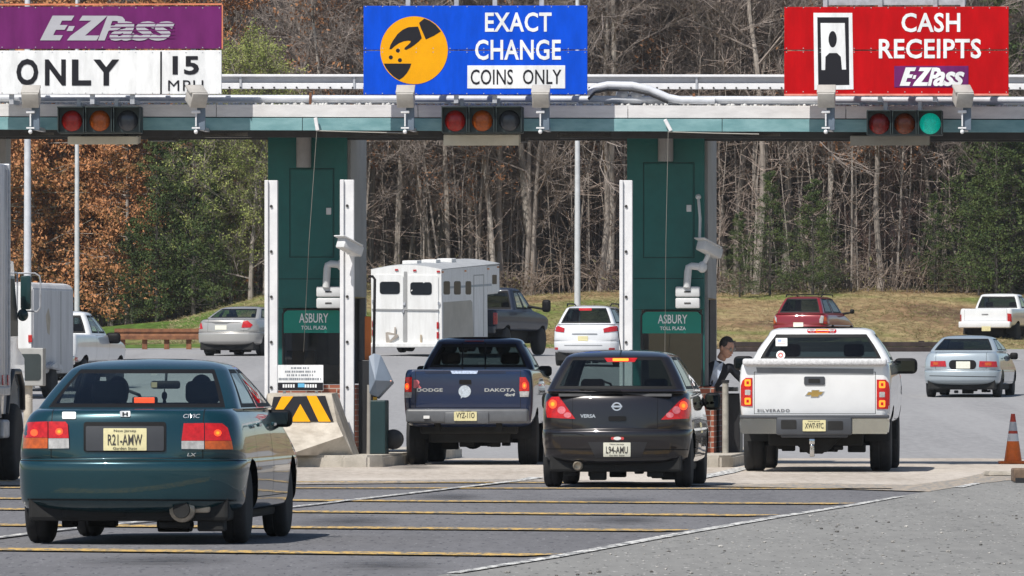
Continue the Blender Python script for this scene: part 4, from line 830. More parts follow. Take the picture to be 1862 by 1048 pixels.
a = f(656, 665); b = f(668, 575); mb = MB(); mb.box(((a[0] + b[0]) / 2, .55, (a[1] + b[1]) / 2), (.085, .05, b[1] - a[1]), bev=.01); mb.build('orange_marker', mat('orange_plastic', (.50, .13, .02), .5, vary=.1), t)
a = f(648, 834); b = f(668, 655); mb = MB(); mb.box(((a[0] + b[0]) / 2, .5, b[1] / 2), (.16, .3, b[1]), bev=.01); mb.build('treadle_post', BLACKP, t)
a = f(670, 834); b = f(671, 700); mb = MB(); mb.cyl((a[0], .02, 0), (b[0], .02, b[1]), .028, n=10); mb.build('front_pipe', mat('dull_pipe', (.30, .28, .25), .5), t)
mb = MB(); a = f(672, 660); b = f(674, 502); mb.tube([(a[0], .6, a[1]), (b[0], .6, b[1] - .04), (b[0] - .03, .6, b[1]), (b[0] - .09, .6, b[1])], .02, 8); mb.build('hook_pole', BLACKP, t)
a = f(712, 810); mb = MB(); mb.lathe([(.10, 0), (.14, .02), (.14, .2), (.10, .22)], 'y', (a[0] - .02, .35, .2)); mb.build('drum', BLACKP, t, 40)
# posts at the right booth's kerb
t, u, z = pthing('steel_bollard', 'pale steel bollard beside the brick base of the right booth', 'bollard', 1319, 825, 1.5, z=.17)
mb = MB(); mb.cyl((0, 0, 0), (0, 0, .98), .045, n=14); mb.build('tube', mat('dull_bollard', (.33, .31, .27), .6, vary=.25, vscale=8), t, 40); mb = MB(); mb.cyl((0, 0, .98), (0, 0, 1.02), .055, n=14); mb.build('cap', BLACKP, t, 40)
t, u, z = pthing('till_ledge', 'dark ledge and cabinet under the leaning attendant', 'cabinet', 1336, 830, 2.2, z=.0)
mb = MB(); mb.box((-.06, .5, .5), (.26, .8, 1.0), bev=.02); mb.build('cabinet', BLACKP, t); mb = MB(); mb.box((-.12, .2, 1.06), (.30, .5, .06), bev=.01); mb.build('ledge', BLACKP, t)
# grey framed box on a post at the left island
t, u, z = pthing('lane_box', 'grey framed box with a dark rounded face on a short cream post', 'lane box', 55, 760, -1.2, z=.17)
f = lambda px, py, v=-1.2: (PU(px, py, v)[0] - u, PU(px, py, v)[1] - z)
a = f(30, 702); b = f(81, 633); mb = MB(); mb.box(((a[0] + b[0]) / 2, 0, (a[1] + b[1]) / 2), (b[0] - a[0], .28, b[1] - a[1]), bev=.012); mb.build('case', mat('grey_case', (.33, .33, .32), .6, vary=.1), t)
a = f(35, 692); b = f(77, 644); mb = MB(); mb.prism(rrect(a[0], a[1], b[0], b[1], .04), -.146, -.12, 'y'); mb.build('face', mat('dark_face', (.035, .045, .047), .3, vary=.1), t)
a = f(51, 700); mb = MB(); mb.cyl((a[0], 0, 0), (a[0], 0, a[1]), .062, n=14); mb.build('post', CREAM, t, 40)
# traffic cone and iron cover at the right
Yc = G(0, 845).y; t = thing('traffic_cone', 'orange traffic cone with two white reflective bands on the right', 'traffic cone', ((1842 - CX) * Yc / F, Yc, .01)); k = Yc / F
ORNG = mat('cone_orange', (.86, .17, .012), .5, vary=.12, vscale=6); H = 91 * k
mb = MB(); mb.box((0, 0, .02), (.40, .40, .04), bev=.012); mb.build('base', ORNG, t)
rz_ = lambda q: lerp(.125, .028, q)
for (q0, q1, m, nm) in ((.0, .42, ORNG, 'body'), (.42, .58, SGN_WHITE, 'lower_band'), (.58, .64, mat('cone_red', (.50, .05, .02), .5, vary=.1), 'middle_band'), (.64, .83, mat('grey_band', (.48, .49, .52), .45, vary=.1), 'upper_band'), (.83, 1.0, MATS['cone_red'], 'tip')):
    mb = MB(); mb.lathe([(rz_(q0), .04 + (H - .04) * q0), (rz_(q1), .04 + (H - .04) * q1)], n=24); mb.build(nm, m, t, 50)
p = G(1856, 880); t = thing('drain_frame', 'rusted iron drain frame set in broken concrete at the right edge', 'drain', (p.x, p.y, .008))
mb = MB(); mb.box((.12, .3, .09), (.40, .5, .16), bev=.02); mb.build('frame', mat('dark_rust', (.10, .065, .045), .8, vscale=6, col2=(.22, .15, .10)), t); mb = MB(); mb.box((.12, .04, .03), (.36, .03, .06)); mb.build('opening', BLACKP, t)
p = G(1838, 868); t = thing('concrete_chunk', 'broken pale concrete edge beside the iron drain frame', 'concrete', (p.x, p.y + .6, .008)); mb = MB(); mb.prism([(-.25, -.3), (.3, -.35), (.5, .2), (.1, .4), (-.3, .2)], 0, .06, 'z', bev=.015); mb.build('slab', KERB, t)
# ---------------------------------------------------------------- vehicle builder
def paint(name, col, metal=.0, rough=.38, coat=1.): return mat(name, col, rough, metal, vary=.05, vscale=2, coat=coat)
TRIM = mat('black_trim', (.008, .008, .009), .6, spec=.2, vary=.1)
RUBBER = mat('tyre_rubber', (.018, .018, .019), .85, vary=.25, vscale=14)
UNDER = mat('underbody_black', (.010, .010, .010), .8, vary=.4, vscale=5)
RIM = mat('wheel_alloy', (.45, .46, .48), .35, metal=.7, vary=.1)
CHROME = mat('chrome', (.62, .63, .64), .12, metal=1., vary=0)
PLATE = mat('plate_cream', (.66, .60, .34), .5, vary=.08, vscale=20)
PLATEW = mat('plate_pale', (.74, .73, .62), .5, vary=.05, vscale=20)
INK = mat('plate_ink', (.035, .032, .03), .6, vary=0)
LRED = mat('tail_lamp_red', (.34, .006, .008), .25, vary=.35, vscale=25, coat=.5, emit=(1, .02, .01), estr=.16)
LREDD = mat('tail_lamp_unlit', (.42, .010, .014), .22, vary=.25, vscale=25, coat=.6)
LAMB = mat('tail_lamp_amber', (.48, .085, .006), .25, vary=.25, vscale=25, coat=.6)
LCLR = mat('tail_lamp_clear', (.42, .41, .40), .2, vary=.25, vscale=25, coat=.6)
LPINK = mat('tail_lamp_pink', (.62, .16, .18), .2, vary=.2, vscale=25, coat=.6)
LGLOW = mat('lit_brake_bulb', (.9, .25, .02), .3, vary=0, emit=(1., .22, .015), estr=1.1)
LHOT = mat('lit_brake_strip', (.8, .06, .02), .3, vary=.2, vscale=60, emit=(1., .10, .02), estr=.9)
SEAT = mat('dark_seat', (.022, .023, .027), .9, vary=.2)
DASH = mat('dark_dashboard', (.02, .02, .022), .7, vary=.1)
SHELF = mat('grey_interior', (.10, .10, .105), .85, vary=.15)
GLS = glass('car_glass', (.80, .90, .88), 1.2)
GLD2 = glass('tinted_car_glass', (.09, .125, .135), 1.1)
MIRG = mat('mirror_glass', (.045, .055, .06), .03, metal=1., vary=0)
WSTICK = mat('white_sticker', (.75, .75, .74), .5, vary=0)
class Veh:
    def __init__(s, name, label, cat, px, scale, yaw, pitch=0., group=None, dz=0.):
        Y = F / scale; s.Y = Y; X = (px - CX) * Y / F; s.s = scale
        s.root = thing(name, label, cat, (X, Y, road_z(Y, X) + dz), 0, group); s.root.rotation_euler = (R(pitch), 0, R(-yaw))
        s.M = Matrix.Translation(s.root.location) @ s.root.rotation_euler.to_matrix().to_4x4(); s.I = s.M.inverted()
        s.eye = s.I @ Vector((0, 0, EYE)); s.bvhs = []
    def dirn(s, px, py): return (s.I.to_3x3() @ Vector(((px - CX) / F, 1, -(py - HY) / F))).normalized()
    def at(s, px, py, y):                 # local x, z where the sight line crosses local depth y
        d = s.dirn(px, py); t = (y - s.eye.y) / d.y; p = s.eye + d * t; return p.x, p.z
    def atx(s, px, py, x):
        d = s.dirn(px, py); t = (x - s.eye.x) / d.x; p = s.eye + d * t; return p.y, p.z
    def hit(s, px, py):
        d = s.dirn(px, py); best = None
        for b in s.bvhs:
            h = b.ray_cast(s.eye, d)
            if h[0] is not None and (best is None or h[3] < best[1]): best = (h[0], h[3])
        if best: return best[0], d
        cx0 = getattr(s, 'cpx', None)
        if cx0 is None: o = s.root.location; s.cpx = cx0 = CX + o.x / o.y * F; s.cpy = HY - (o.z + .8 - EYE) / o.y * F
        for k in range(1, 40):
            d2 = s.dirn(lerp(px, s.cpx, k * .012), lerp(py, s.cpy, k * .006))
            for b in s.bvhs:
                h = b.ray_cast(s.eye, d2)
                if h[0] is not None: return h[0], d2
        bb = None; mid = s.eye + d * (s.Y)
        for b in s.bvhs:
            h = b.find_nearest(mid)
            if h[0] is not None and (bb is None or h[3] < bb[1]): bb = (h[0], h[3])
        return bb[0], d
    def add_bvh(s, bm): s.bvhs.append(BVHTree.FromBMesh(bm))
    def patch(s, name, poly, m, th=.012, step=None, parent=None, label=None, smooth=True):      # a part that follows the body surface
        bm = bmesh.new(); bm.faces.new([bm.verts.new((p[0], p[1], 0)) for p in poly]); st = step or max(2.5, .035 * s.s)
        for ax in (0, 1):
            lo = min(p[ax] for p in poly); hi = max(p[ax] for p in poly); k = lo + st
            while k < hi - .3 * st:
                co = [0, 0, 0]; co[ax] = k; no = [0, 0, 0]; no[ax] = 1
                bmesh.ops.bisect_plane(bm, geom=bm.verts[:] + bm.edges[:] + bm.faces[:], plane_co=co, plane_no=no); k += st
        s._project(bm, th); return s._finish(bm, name, m, parent, label, smooth)
    def _project(s, bm, th):
        dep = []
        hs = {}
        for v in bm.verts: hs[v] = s.hit(v.co.x, v.co.y)
        back = {v: h[0] + h[1] * .012 for v, h in hs.items()}
        for v, h in hs.items(): v.co = h[0] - h[1] * th
        ed = [e for e in bm.edges if len(e.link_faces) == 1]; nv = {}
        for e in ed:
            for v in e.verts:
                if v not in nv: nv[v] = bm.verts.new(back[v])
        for e in ed: 
            a, b = e.verts
            try: bm.faces.new((a, b, nv[b], nv[a]))
            except ValueError: pass
        bmesh.ops.recalc_face_normals(bm, faces=bm.faces[:])
        f0 = max(bm.faces, key=lambda f: -f.calc_center_median().y); f0.normal_update()
        d = s.dirn(CX, HY)
        tot = sum(f.normal.dot(d) * f.calc_area() for f in bm.faces if len([v for v in f.verts if v in hs]) == len(f.verts))
        if tot > 0: bmesh.ops.reverse_faces(bm, faces=bm.faces[:])
    def _finish(s, bm, name, m, parent, label, smooth):
        me = bpy.data.meshes.new(name); bm.to_mesh(me); bm.free(); o = link(name, me, m, parent or s.root)
        if smooth:
            for p in me.polygons: p.use_smooth = True
            me.set_sharp_from_angle(angle=R(35))
        if label: o['label'] = label
        return o
    def bulb(s, cx, cy, rx, ry, hot=True, th=.0135):
        o = s.patch('brake_bulb', ell(cx, cy, rx * 1.35, ry * 1.35, 16), LHOT, th); s.patch('bulb_core', ell(cx, cy, rx * .62, ry * .62, 12), LGLOW, th + .002, parent=o) if hot else None; return o
    def text(s, name, txt, x0, y0, x1, y1, m, bold=.02, shear=0., th=.006, parent=None, sp=1.):
        vs, fs = text_mesh(txt, bold, shear, sp); bm = bmesh.new(); V = []
        for u, v in vs:
            h, d = s.hit(lerp(x0, x1, u), lerp(y1, y0, v)); V.append(bm.verts.new(h - d * th))
        for f in fs:
            try: bm.faces.new([V[i] for i in f])
            except ValueError: pass
        return s._finish(bm, name, m, parent, None, False)
    # ---- shell made of stacked outlines (rows from the sill up to the roof)
    def shell(s, rows, Rq, T, wins=(), level=2):
        nR = len(Rq); nh = 2 * nR + 2 + len(T); bm = bmesh.new(); grid_ = []
        for row in rows:
            z, yr, yf, w = row[:4]; bow, c, bf_, cf = (row[4:] + (.09, .15, .16, .28)[len(row) - 4:])[:4]
            half = []; wr = w - c * .8
            for q in Rq: half.append((q * wr, yr + bow * q * q))
            half.append((w - c * .22, yr + bow + c * .36))
            ys_ = yr + bow + c; ye = yf - bf_ - cf
            for t in T: half.append((w * (1 + .025 * math.sin(math.pi * t)), lerp(ys_, ye, t)))
            half.append((w - cf * .22, yf - bf_ - cf * .36))
            for q in Rq[::-1]: half.append((q * (w - cf * .8), yf - bf_ * q * q))
            Rv = [bm.verts.new((x, y, z)) for x, y in half]; Lv = [Rv[0]] + [bm.verts.new((-x, y, z)) for x, y in half[1:-1]] + [Rv[-1]]; grid_.append((Rv, Lv))
        def cell(r, k): 
            mi = 0
            for i, (nm, r0, r1, k0, k1, m, side) in enumerate(wins):
                if r0 <= r < r1 and k0 <= k < k1: mi = (i + 2) if m is not None else 1
            return mi
        for r in range(len(rows) - 1):
            (R0, L0), (R1, L1) = grid_[r], grid_[r + 1]
            for k in range(nh - 1):
                f = bm.faces.new((R0[k], R0[k + 1], R1[k + 1], R1[k])); f.material_index = cell(r, k)
                f = bm.faces.new((L0[k + 1], L0[k], L1[k], L1[k + 1])); f.material_index = cell(r, k)
        for (Rv, Lv) in (grid_[0], grid_[-1]):
            for k in range(nh - 1):
                vs = [Rv[k], Rv[k + 1], Lv[k + 1], Lv[k]]; u = []
                for v in vs:
                    if v not in u: u.append(v)
                if len(u) >= 3: bm.faces.new(u)
        bmesh.ops.recalc_face_normals(bm, faces=bm.faces[:])
        me = bpy.data.meshes.new('t'); bm.to_mesh(me); bm.free(); ob = bpy.data.objects.new('t', me); C.objects.link(ob)
        for _ in range(len(wins) + 2): me.materials.append(None)
        md = ob.modifiers.new('s', 'SUBSURF'); md.levels = level; md.render_levels = level
        dg = bpy.context.evaluated_depsgraph_get(); m2 = bpy.data.meshes.new_from_object(ob.evaluated_get(dg)); bm = bmesh.new(); bm.from_mesh(m2)
        bpy.data.objects.remove(ob); bpy.data.meshes.remove(me); bpy.data.meshes.remove(m2)
        s.add_bvh(bm); return bm
    def panel(s, bm, box, idx, gap=.007, nfilter=None):       # cut a door or lid out of the shell, leaving a dark gap round it
        (x0, x1), (y0, y1), (z0, z1) = box; e = 1e-5
        def inside(c, m): return all(lo + m - e <= c[i] <= hi - m + e for i, (lo, hi) in enumerate(box) if True)
        for ax, (lo, hi) in enumerate(box):
            for b in (lo, lo + gap, hi - gap, hi):
                if abs(b) > 50: continue
                fs = [f for f in bm.faces if f.material_index in (0, 1) and inside(f.calc_center_median(), -.25) and (nfilter is None or nfilter(f.normal))]
                geom = list({v for f in fs for v in f.verts}) + list({q for f in fs for q in f.edges}) + fs
                co = [0, 0, 0]; no = [0, 0, 0]; co[ax] = b; no[ax] = 1
                bmesh.ops.bisect_plane(bm, geom=geom, plane_co=co, plane_no=no, dist=1e-5)
        big = [((lo, hi) if abs(lo) < 50 or abs(hi) < 50 else (lo, hi)) for lo, hi in box]
        for f in bm.faces:
            if f.material_index != 0 or (nfilter and not nfilter(f.normal)): continue
            c = f.calc_center_median()
            if inside(c, 0): 
                ok = all((c[i] >= lo + gap or abs(lo) > 50) and (c[i] <= hi - gap or abs(hi) > 50) for i, (lo, hi) in enumerate(box)); f.material_index = idx if ok else 1
    def arches(s, bm, wheels, ra):
        for (wy, wz) in wheels:
            fs = [f for f in bm.faces if abs(f.calc_center_median().x) > .45 and abs(f.calc_center_median().y - wy) < ra * 1.9 and f.calc_center_median().z < wz + ra * 1.9]
            n = 18
            for k in range(n // 2 + 3):
                a = math.pi * (k - 1) / (n / 2); no = Vector((0, math.cos(a), math.sin(a))); co = Vector((0, wy, wz)) + no * ra * math.cos(math.pi / n)
                geom = list({v for f in fs if f.is_valid for v in f.verts}) + list({q for f in fs if f.is_valid for q in f.edges}) + [f for f in fs if f.is_valid]
                bmesh.ops.bisect_plane(bm, geom=geom, plane_co=co, plane_no=no, dist=1e-5)
                fs = [f for f in bm.faces if abs(f.calc_center_median().x) > .45 and abs(f.calc_center_median().y - wy) < ra * 1.9 and f.calc_center_median().z < wz + ra * 1.9]
            kill = []
            for f in bm.faces:
                c = f.calc_center_median()
                if abs(c.x) > .45 and all((c.y - wy) * math.cos(math.pi * (k - 1) / (n / 2)) + (c.z - wz) * math.sin(math.pi * (k - 1) / (n / 2)) < ra * math.cos(math.pi / n) + 1e-4 for k in range(n // 2 + 3)): kill.append(f)
            bmesh.ops.delete(bm, geom=kill, context='FACES')
    def split(s, bm, body_name, body_mats, named):        # named: {material index: (name, material, by_side)}
        for idx, (nm, m, bs) in named.items():
            groups = {}
            for f in bm.faces:
                if f.material_index == idx:
                    c = f.calc_center_median(); groups.setdefault(0 if not bs else (1 if c.x > 0 else -1), []).append(f)
            for g, fs in groups.items():
                vm = {}; vs = []; ff = []
                for f in fs:
                    q = []
                    for v in f.verts:
                        if v not in vm: vm[v] = len(vs); vs.append(tuple(v.co))
                        q.append(vm[v])
                    ff.append(q)
                me = bpy.data.meshes.new(nm); me.from_pydata(vs, [], ff); link(nm, me, m, s.root, True)
        bmesh.ops.delete(bm, geom=[f for f in bm.faces if f.material_index in named], context='FACES')
        me = bpy.data.meshes.new(body_name); bm.to_mesh(me); bm.free(); return link(body_name, me, body_mats, s.root, True)
    # ---- common parts
    def wheel(s, x, y, r, w, rim=RIM, rr=.62):
        sd_ = 1 if x > 0 else -1; mb = MB(); h = w / 2
        mb.lathe([(r * rr, -h), (r * .88, -h), (r * .97, -h * .82), (r, -h * .55), (r, -h * .12), (r * .985, -h * .1), (r * .985, h * .1), (r, h * .12), (r, h * .55), (r * .97, h * .82), (r * .88, h), (r * rr, h)], 'x', (x, y, r), 32); o = mb.build('wheel', RUBBER, s.root, 40)
        mb = MB(); mb.lathe([(.03, h * .55), (r * .20, h * .6), (r * .25, h * .42), (r * rr * .9, h * .35), (r * rr, h * .9), (r * rr * 1.02, h * .9), (r * rr * 1.02, -h * .8)] if sd_ > 0 else [(.03, -h * .55), (r * .20, -h * .6), (r * .25, -h * .42), (r * rr * .9, -h * .35), (r * rr, -h * .9), (r * rr * 1.02, -h * .9), (r * rr * 1.02, h * .8)], 'x', (x, y, r), 24)
        mb.mi = 1
        for k in range(7): a = 2 * math.pi * k / 7; mb.box((x + sd_ * h * .40, y + math.cos(a) * r * .42, r + math.sin(a) * r * .42), (.012, r * .16, r * .16), rot=(a, 0, 0))
        mb.build('rim', [rim, UNDER], o, 40)
    def wheels(s, xr, yr, xf, yf, r, w, **k):
        for x, y in ((xr, yr), (-xr, yr), (xf, yf), (-xf, yf)): s.wheel(x, y, r, w, **k)
    def liner(s, wy, wz, ra, w):
        for sx in (1, -1):
            mb = MB(); xa, xb = sx * (w - .05), sx * (w - .36); pts = [(wy + (ra + .01) * math.cos(math.pi * k / 10), wz + (ra + .01) * math.sin(math.pi * k / 10)) for k in range(11)]
            for p, q in zip(pts, pts[1:]): mb.bm.faces.new([mb.bm.verts.new((xa, p[0], p[1])), mb.bm.verts.new((xa, q[0], q[1])), mb.bm.verts.new((xb, q[0], q[1])), mb.bm.verts.new((xb, p[0], p[1]))])
            mb.bm.faces.new([mb.bm.verts.new((xb, p[0], p[1])) for p in pts]); mb.build('wheel_well', UNDER, s.root)
    def under(s, w, y0, y1, z0, z1, extra=None):
        mb = MB(); mb.box((0, (y0 + y1) / 2, (z0 + z1) / 2), (w * 2, y1 - y0, z1 - z0), bev=.03)
        if extra: extra(mb)
        rg_ = random.Random(int(y1 * 100))
        for k in range(9): mb.box((rg_.uniform(-w * .85, w * .85), rg_.uniform(y0 + .1, y0 + 1.2), z0 - rg_.uniform(.0, .05)), (rg_.uniform(.06, .25), .2, rg_.uniform(.04, .12)), bev=.015)
        mb.build('underbody', UNDER, s.root)
    def seat(s, x, y, z, w=.50, h=.62, head=True, m=None):
        mb = MB(); mb.box((x, y + .28, z + .06), (w, .5, .14), bev=.05); mb.box((x, y - .02, z + h / 2), (w * .94, .14, h), rot=(R(-12), 0, 0), bev=.06)
        o = mb.build('seat', m or SEAT, s.root, 50)
        if head: mb = MB(); mb.box((x, y - .13, z + h + .11), (.27, .10, .17), rot=(R(-8), 0, 0), bev=.045, seg=3); mb.cyl((x - .06, y - .11, z + h - .02), (x - .06, y - .12, z + h + .06), .009, n=6); mb.cyl((x + .06, y - .11, z + h - .02), (x + .06, y - .12, z + h + .06), .009, n=6); mb.build('headrest', m or SEAT, o, 50)
    def plate(s, x0, y0, x1, y1, txt, m=PLATE, th=.016, top=None, bottom=None):
        o = s.patch('licence_plate', rrect(x0, y0, x1, y1, 1.2), m, th); 
        yy = y1 - y0; xx = x1 - x0
        b = BVHTree.FromPolygons([v.co for v in o.data.vertices], [p.vertices for p in o.data.polygons]); s.bvhs.append(b)
        s.text('plate_number', txt, x0 + xx * .10, y0 + yy * .27, x1 - xx * .10, y1 - yy * .24, INK, .01, th=.004, parent=o)
        if top: s.text('plate_heading', top, x0 + xx * .24, y0 + yy * .06, x1 - xx * .24, y0 + yy * .19, INK, .01, th=.004, parent=o)
        if bottom: s.text('plate_footer', bottom, x0 + xx * .22, y1 - yy * .16, x1 - xx * .22, y1 - yy * .04, INK, .01, th=.004, parent=o)
        s.bvhs.pop(); return o
    def mirror(s, px0, py0, px1, py1, y, m=TRIM, arm_to=None, both=None, glass_on=True):
        x0, za = s.at(px0, py1, y); x1, zb = s.at(px1, py0, y); cx_, cz_, w, h = (x0 + x1) / 2, (za + zb) / 2, abs(x1 - x0), abs(zb - za)
        lst = [1, -1] if both else [1]
        for sg in lst:
            mb = MB(); mb.box((sg * cx_, y + .06, cz_), (w, .13, h), bev=min(w, h) * .32, seg=3)
            ax = sg * (abs(cx_) - w / 2 + .02); tx = sg * arm_to[0] if (arm_to and sg * cx_ > 0 or arm_to and both) else sg * (abs(cx_) - w * .9)
            if arm_to: mb.tube([(sg * (cx_ - math.copysign(w * .3, cx_)), y + .07, cz_ - h * .25), (math.copysign(arm_to[0] - .06, sg * cx_), y + .12, arm_to[1])], [.03, .045], 8)
            o = mb.build('mirror', m, s.root, 50)
            if glass_on: mb = MB(); mb.box((sg * cx_, y - .006, cz_), (w * .78, .006, h * .70), bev=.002); mb.build('mirror_glass', MIRG, o)
def rows_car(W2, L, H, zb, bz, tr, deck, rwb, rwt, wsb, wst, gw, rw, hood=(.70, .96), nose=None, hz=None, rnd=(.985, .968, .945, .925), glass_lo=.05):
    n = nose or L - .15; hz0, hz1 = hood; cowl = wsb + .14
    hy = lambda z: lerp(n, cowl, max(0, min(1, (z - hz0) / (hz1 - hz0)))) if z > hz0 else L - .03
    g0 = deck + glass_lo; g1 = H - .085; dz = g1 - g0
    rows = [(zb, .34, L - .30, W2 * .86), (zb + .035, .10, L - .08, W2 * .95), (zb + .10, .03, L - .03, W2 * .982), (zb + .12, .012, L - .02, W2 * .988),
            (lerp(zb, bz, .72), .0, L, W2), (bz - .03, 0., L, W2), (bz - .006, .012, L - .01, W2 * .998), (bz + .008, tr, L - .03, W2 * .99),
            (bz + .03, tr + .008, hy(bz + .03), W2 * .99), (lerp(bz, deck, .5), tr + .02, hy(lerp(bz, deck, .5)), W2 * rnd[0]), (deck - .06, tr + .045, hy(deck - .06), W2 * rnd[1]), (deck - .012, tr + .075, hy(deck - .012), W2 * rnd[2]), (deck + .002, tr + .12, cowl + .02, W2 * rnd[3]),
            (deck + glass_lo * .45, rwb - .07, cowl - .02, lerp(W2 * min(.92, rnd[3] + .03), gw, .65)), (g0 - .015, rwb - .02, wsb + .03, gw * 1.012), (g0, rwb, wsb, gw), (g0 + .007, rwb + .008, wsb - .01, gw * .997),
            (g0 + dz * .5, lerp(rwb, rwt, .46), lerp(wsb, wst, .47), lerp(gw, rw, .42)), (g1 - .007, lerp(rwb, rwt, .97), lerp(wsb, wst, .97), lerp(gw, rw, .96)), (g1, rwt, wst, rw),
            (g1 + .022, rwt + .05, wst - .05, rw * .965), (g1 + .05, rwt + .16, wst - .16, rw * .86), (g1 + .072, rwt + .34, wst - .34, rw * .64), (g1 + .084, rwt + .55, wst - .5, rw * .36)]
    out = []
    for i, r in enumerate(rows):
        if i < 8: out.append(r + (.13, .27, .25, .30))
        elif i < 13: out.append(r + (.10, .22, .22, .30))
        elif i < 20: out.append(r + (.10, .09, .16, .09))
        else: out.append(r + (.10, .12, .12, .10))
    return out
RQ = [0, .25, .5, .75, .955, .972, 1.]
TC = [0, .06, .085, .25, .43, .455, .485, .51, .70, .90, .925, 1.]
def car_windows(glass_rear, glass_side, glass_front, r0=15, r1=19):
    n = len(RQ); k = lambda j: n + 1 + j; nh = 2 * n + 2 + len(TC)
    return [('trim', r0, r1, 0, 5, None, 0), ('rear_window', r0 + 1, r1 - 1, 0, 4, glass_rear, 0), ('trim', r0, r1, k(1), k(5), None, 0), ('trim', r0, r1, k(6), k(10), None, 0),
            ('side_window', r0 + 1, r1 - 1, k(2), k(4), glass_side, 1), ('side_window', r0 + 1, r1 - 1, k(7), k(9), glass_side, 1), ('trim', r0, r1, nh - 6, nh, None, 0), ('windscreen', r0 + 1, r1 - 1, nh - 5, nh, glass_front, 0)]
# ---------------------------------------------------------------- teal sedan, nearest
def finish_car(v, bm, wins, mats, panels, wheels, ra, arch=True):
    idx = len(wins) + 2; named = {}
    for i, w_ in enumerate(wins):
        if w_[5] is not None: named[i + 2] = (w_[0], w_[5], w_[6])
    if arch: v.arches(bm, wheels, ra)
    for (nm, box, m, bs, nf) in panels: v.panel(bm, box, idx, .007, nf); named[idx] = (nm, m, bs); idx += 1
    return v.split(bm, 'body', mats, named)
side = lambda n: abs(n.x) > .55
rear = lambda n: n.y < -.12 or n.z > .5
def sedan(name, label, px, scale, yaw, pm, dims, L, wheel, lid=None, doors=None, glassr=GLS, glasss=GLS, pitch=0, arch_r=None, seats=True, bumperz=None, cat='car'):
    v = Veh(name, label, cat, px, scale, yaw, pitch); v.dims = dims; v.L = L
    rows = rows_car(L=L, **dims); wins = car_windows(glassr, glasss, GLS); bm = v.shell(rows, RQ, TC, wins)
    yr, yf, r, w, xw = wheel; W2 = dims['W2']; panels = []
    if lid: panels.append(('boot_lid', ((-lid[0], lid[0]), (-99, lid[3]), (lid[1], lid[2])), pm, 0, rear))
    bz = dims['bz']
    if doors:
        panels.append(('rear_door', ((-99, 99), (doors[0], doors[1]), (.34, dims['deck'] - .0)), pm, 1, side)); panels.append(('front_door', ((-99, 99), (doors[1], doors[2]), (.34, dims['deck'] - .0)), pm, 1, side))
    panels.append(('rear_bumper', ((-99, 99), (-99, yr - r - .02), (-99, bz + .002)), pm, 0, None))
    body = finish_car(v, bm, wins, [pm, TRIM], panels, ((yr, r), (yf, r)), arch_r or r + .045); v.body = body
    v.wheels(xw, yr, xw, yf, r, w); v.liner(yr, r, r + .05, W2); v.liner(yf, r, r + .05, W2)
    v.under(W2 * .88, .22, L - .3, .175, .42, lambda mb: (mb.box((0, .55, .28), (W2 * 1.1, .5, .14), bev=.04), mb.cyl((-xw, yr, r), (xw, yr, r), .05), mb.box((-.25, .35, .24), (.5, .3, .10), bev=.04)))
    if doors:
        for sx in (1, -1):
            for y in (doors[0] + .12, doors[1] + .14): mb = MB(); mb.box((sx * (W2 + .004), y, dims['deck'] - .12), (.025, .16, .03), bev=.008); mb.build('door_handle', pm if pm.name.startswith('teal') else TRIM, v.root)
    if seats:
        y = lerp(yr, yf, .42); v.seat(-.36, y, .40); v.seat(.36, y, .40); ys = dims['rwb'] + .35
        mb = MB(); mb.box((0, ys + .12, .75), (W2 * 1.45, .16, .46), rot=(R(-14), 0, 0), bev=.06); mb.build('rear_seat', SEAT, v.root, 50)
        mb = MB(); mb.box((0, (dims['rwb'] + ys) / 2 + .05, dims['deck'] - .02), (W2 * 1.5, ys - dims['rwb'] + .1, .03)); mb.build('rear_shelf', SHELF, v.root)
        mb = MB(); mb.box((0, dims['wsb'] - .25, dims['deck'] - .06), (W2 * 1.5, .5, .16), bev=.05); mb.tube([(-.36 + .18 * math.cos(a / 8 * 6.283), dims['wsb'] - .62, dims['deck'] - .02 + .17 * math.sin(a / 8 * 6.283)) for a in range(9)], .014, 6); mb.build('dashboard', DASH, v.root, 50)
        mb = MB(); mb.box((0, lerp(yr, yf, .5), .36), (W2 * 1.6, yf - yr - .5, .06)); mb.build('floor', SEAT, v.root)
    return v
TEALP = paint('teal_car_paint', (.003, .043, .057), .4, .26)
tv = sedan('sedan', 'dark teal four door sedan nearest the camera, brake lamps lit', 226, 246, 5.0, TEALP, dict(W2=.852, H=1.385, zb=.215, bz=.625, tr=.055, deck=1.005, rwb=.60, rwt=1.20, wsb=3.18, wst=2.42, gw=.755, rw=.595, glass_lo=.012, rnd=(.975, .93, .875, .845), hood=(.68, .97)), 4.45, (.83, 3.45, .295, .185, .735), lid=(.57, .64, 1.2, .56), doors=(1.12, 2.05, 3.12))
def blk(o): return o
# lamps
for nm, poly, m in (('tail_lamp', [(47, 768), (86.5, 766.5), (86.5, 796), (42.5, 796), (43, 785)], LRED), ('amber_lamp', [(42.5, 796.5), (86.5, 796.5), (86.5, 815.5), (41, 815.5)], LAMB), ('tail_lamp', [(88.2, 766.5), (119, 767), (123, 772), (125, 797), (88.2, 797)], LRED), ('reversing_lamp', [(88.2, 797.5), (125, 797.5), (125.5, 815.5), (88.2, 816)], LCLR),
                    ('tail_lamp', [(334, 770), (371, 769.5), (371, 801.5), (330, 801.5)], LRED), ('reversing_lamp', [(330, 802), (371, 802), (371, 817), (330, 816.5)], LCLR), ('tail_lamp', [(372.6, 769.5), (404, 770), (414, 778), (421, 801.5), (372.6, 801.5)], LRED), ('amber_lamp', [(372.6, 802), (421.2, 802), (424, 817.5), (372.6, 817)], LAMB)):
    o = tv.patch(nm, poly, m, .012)
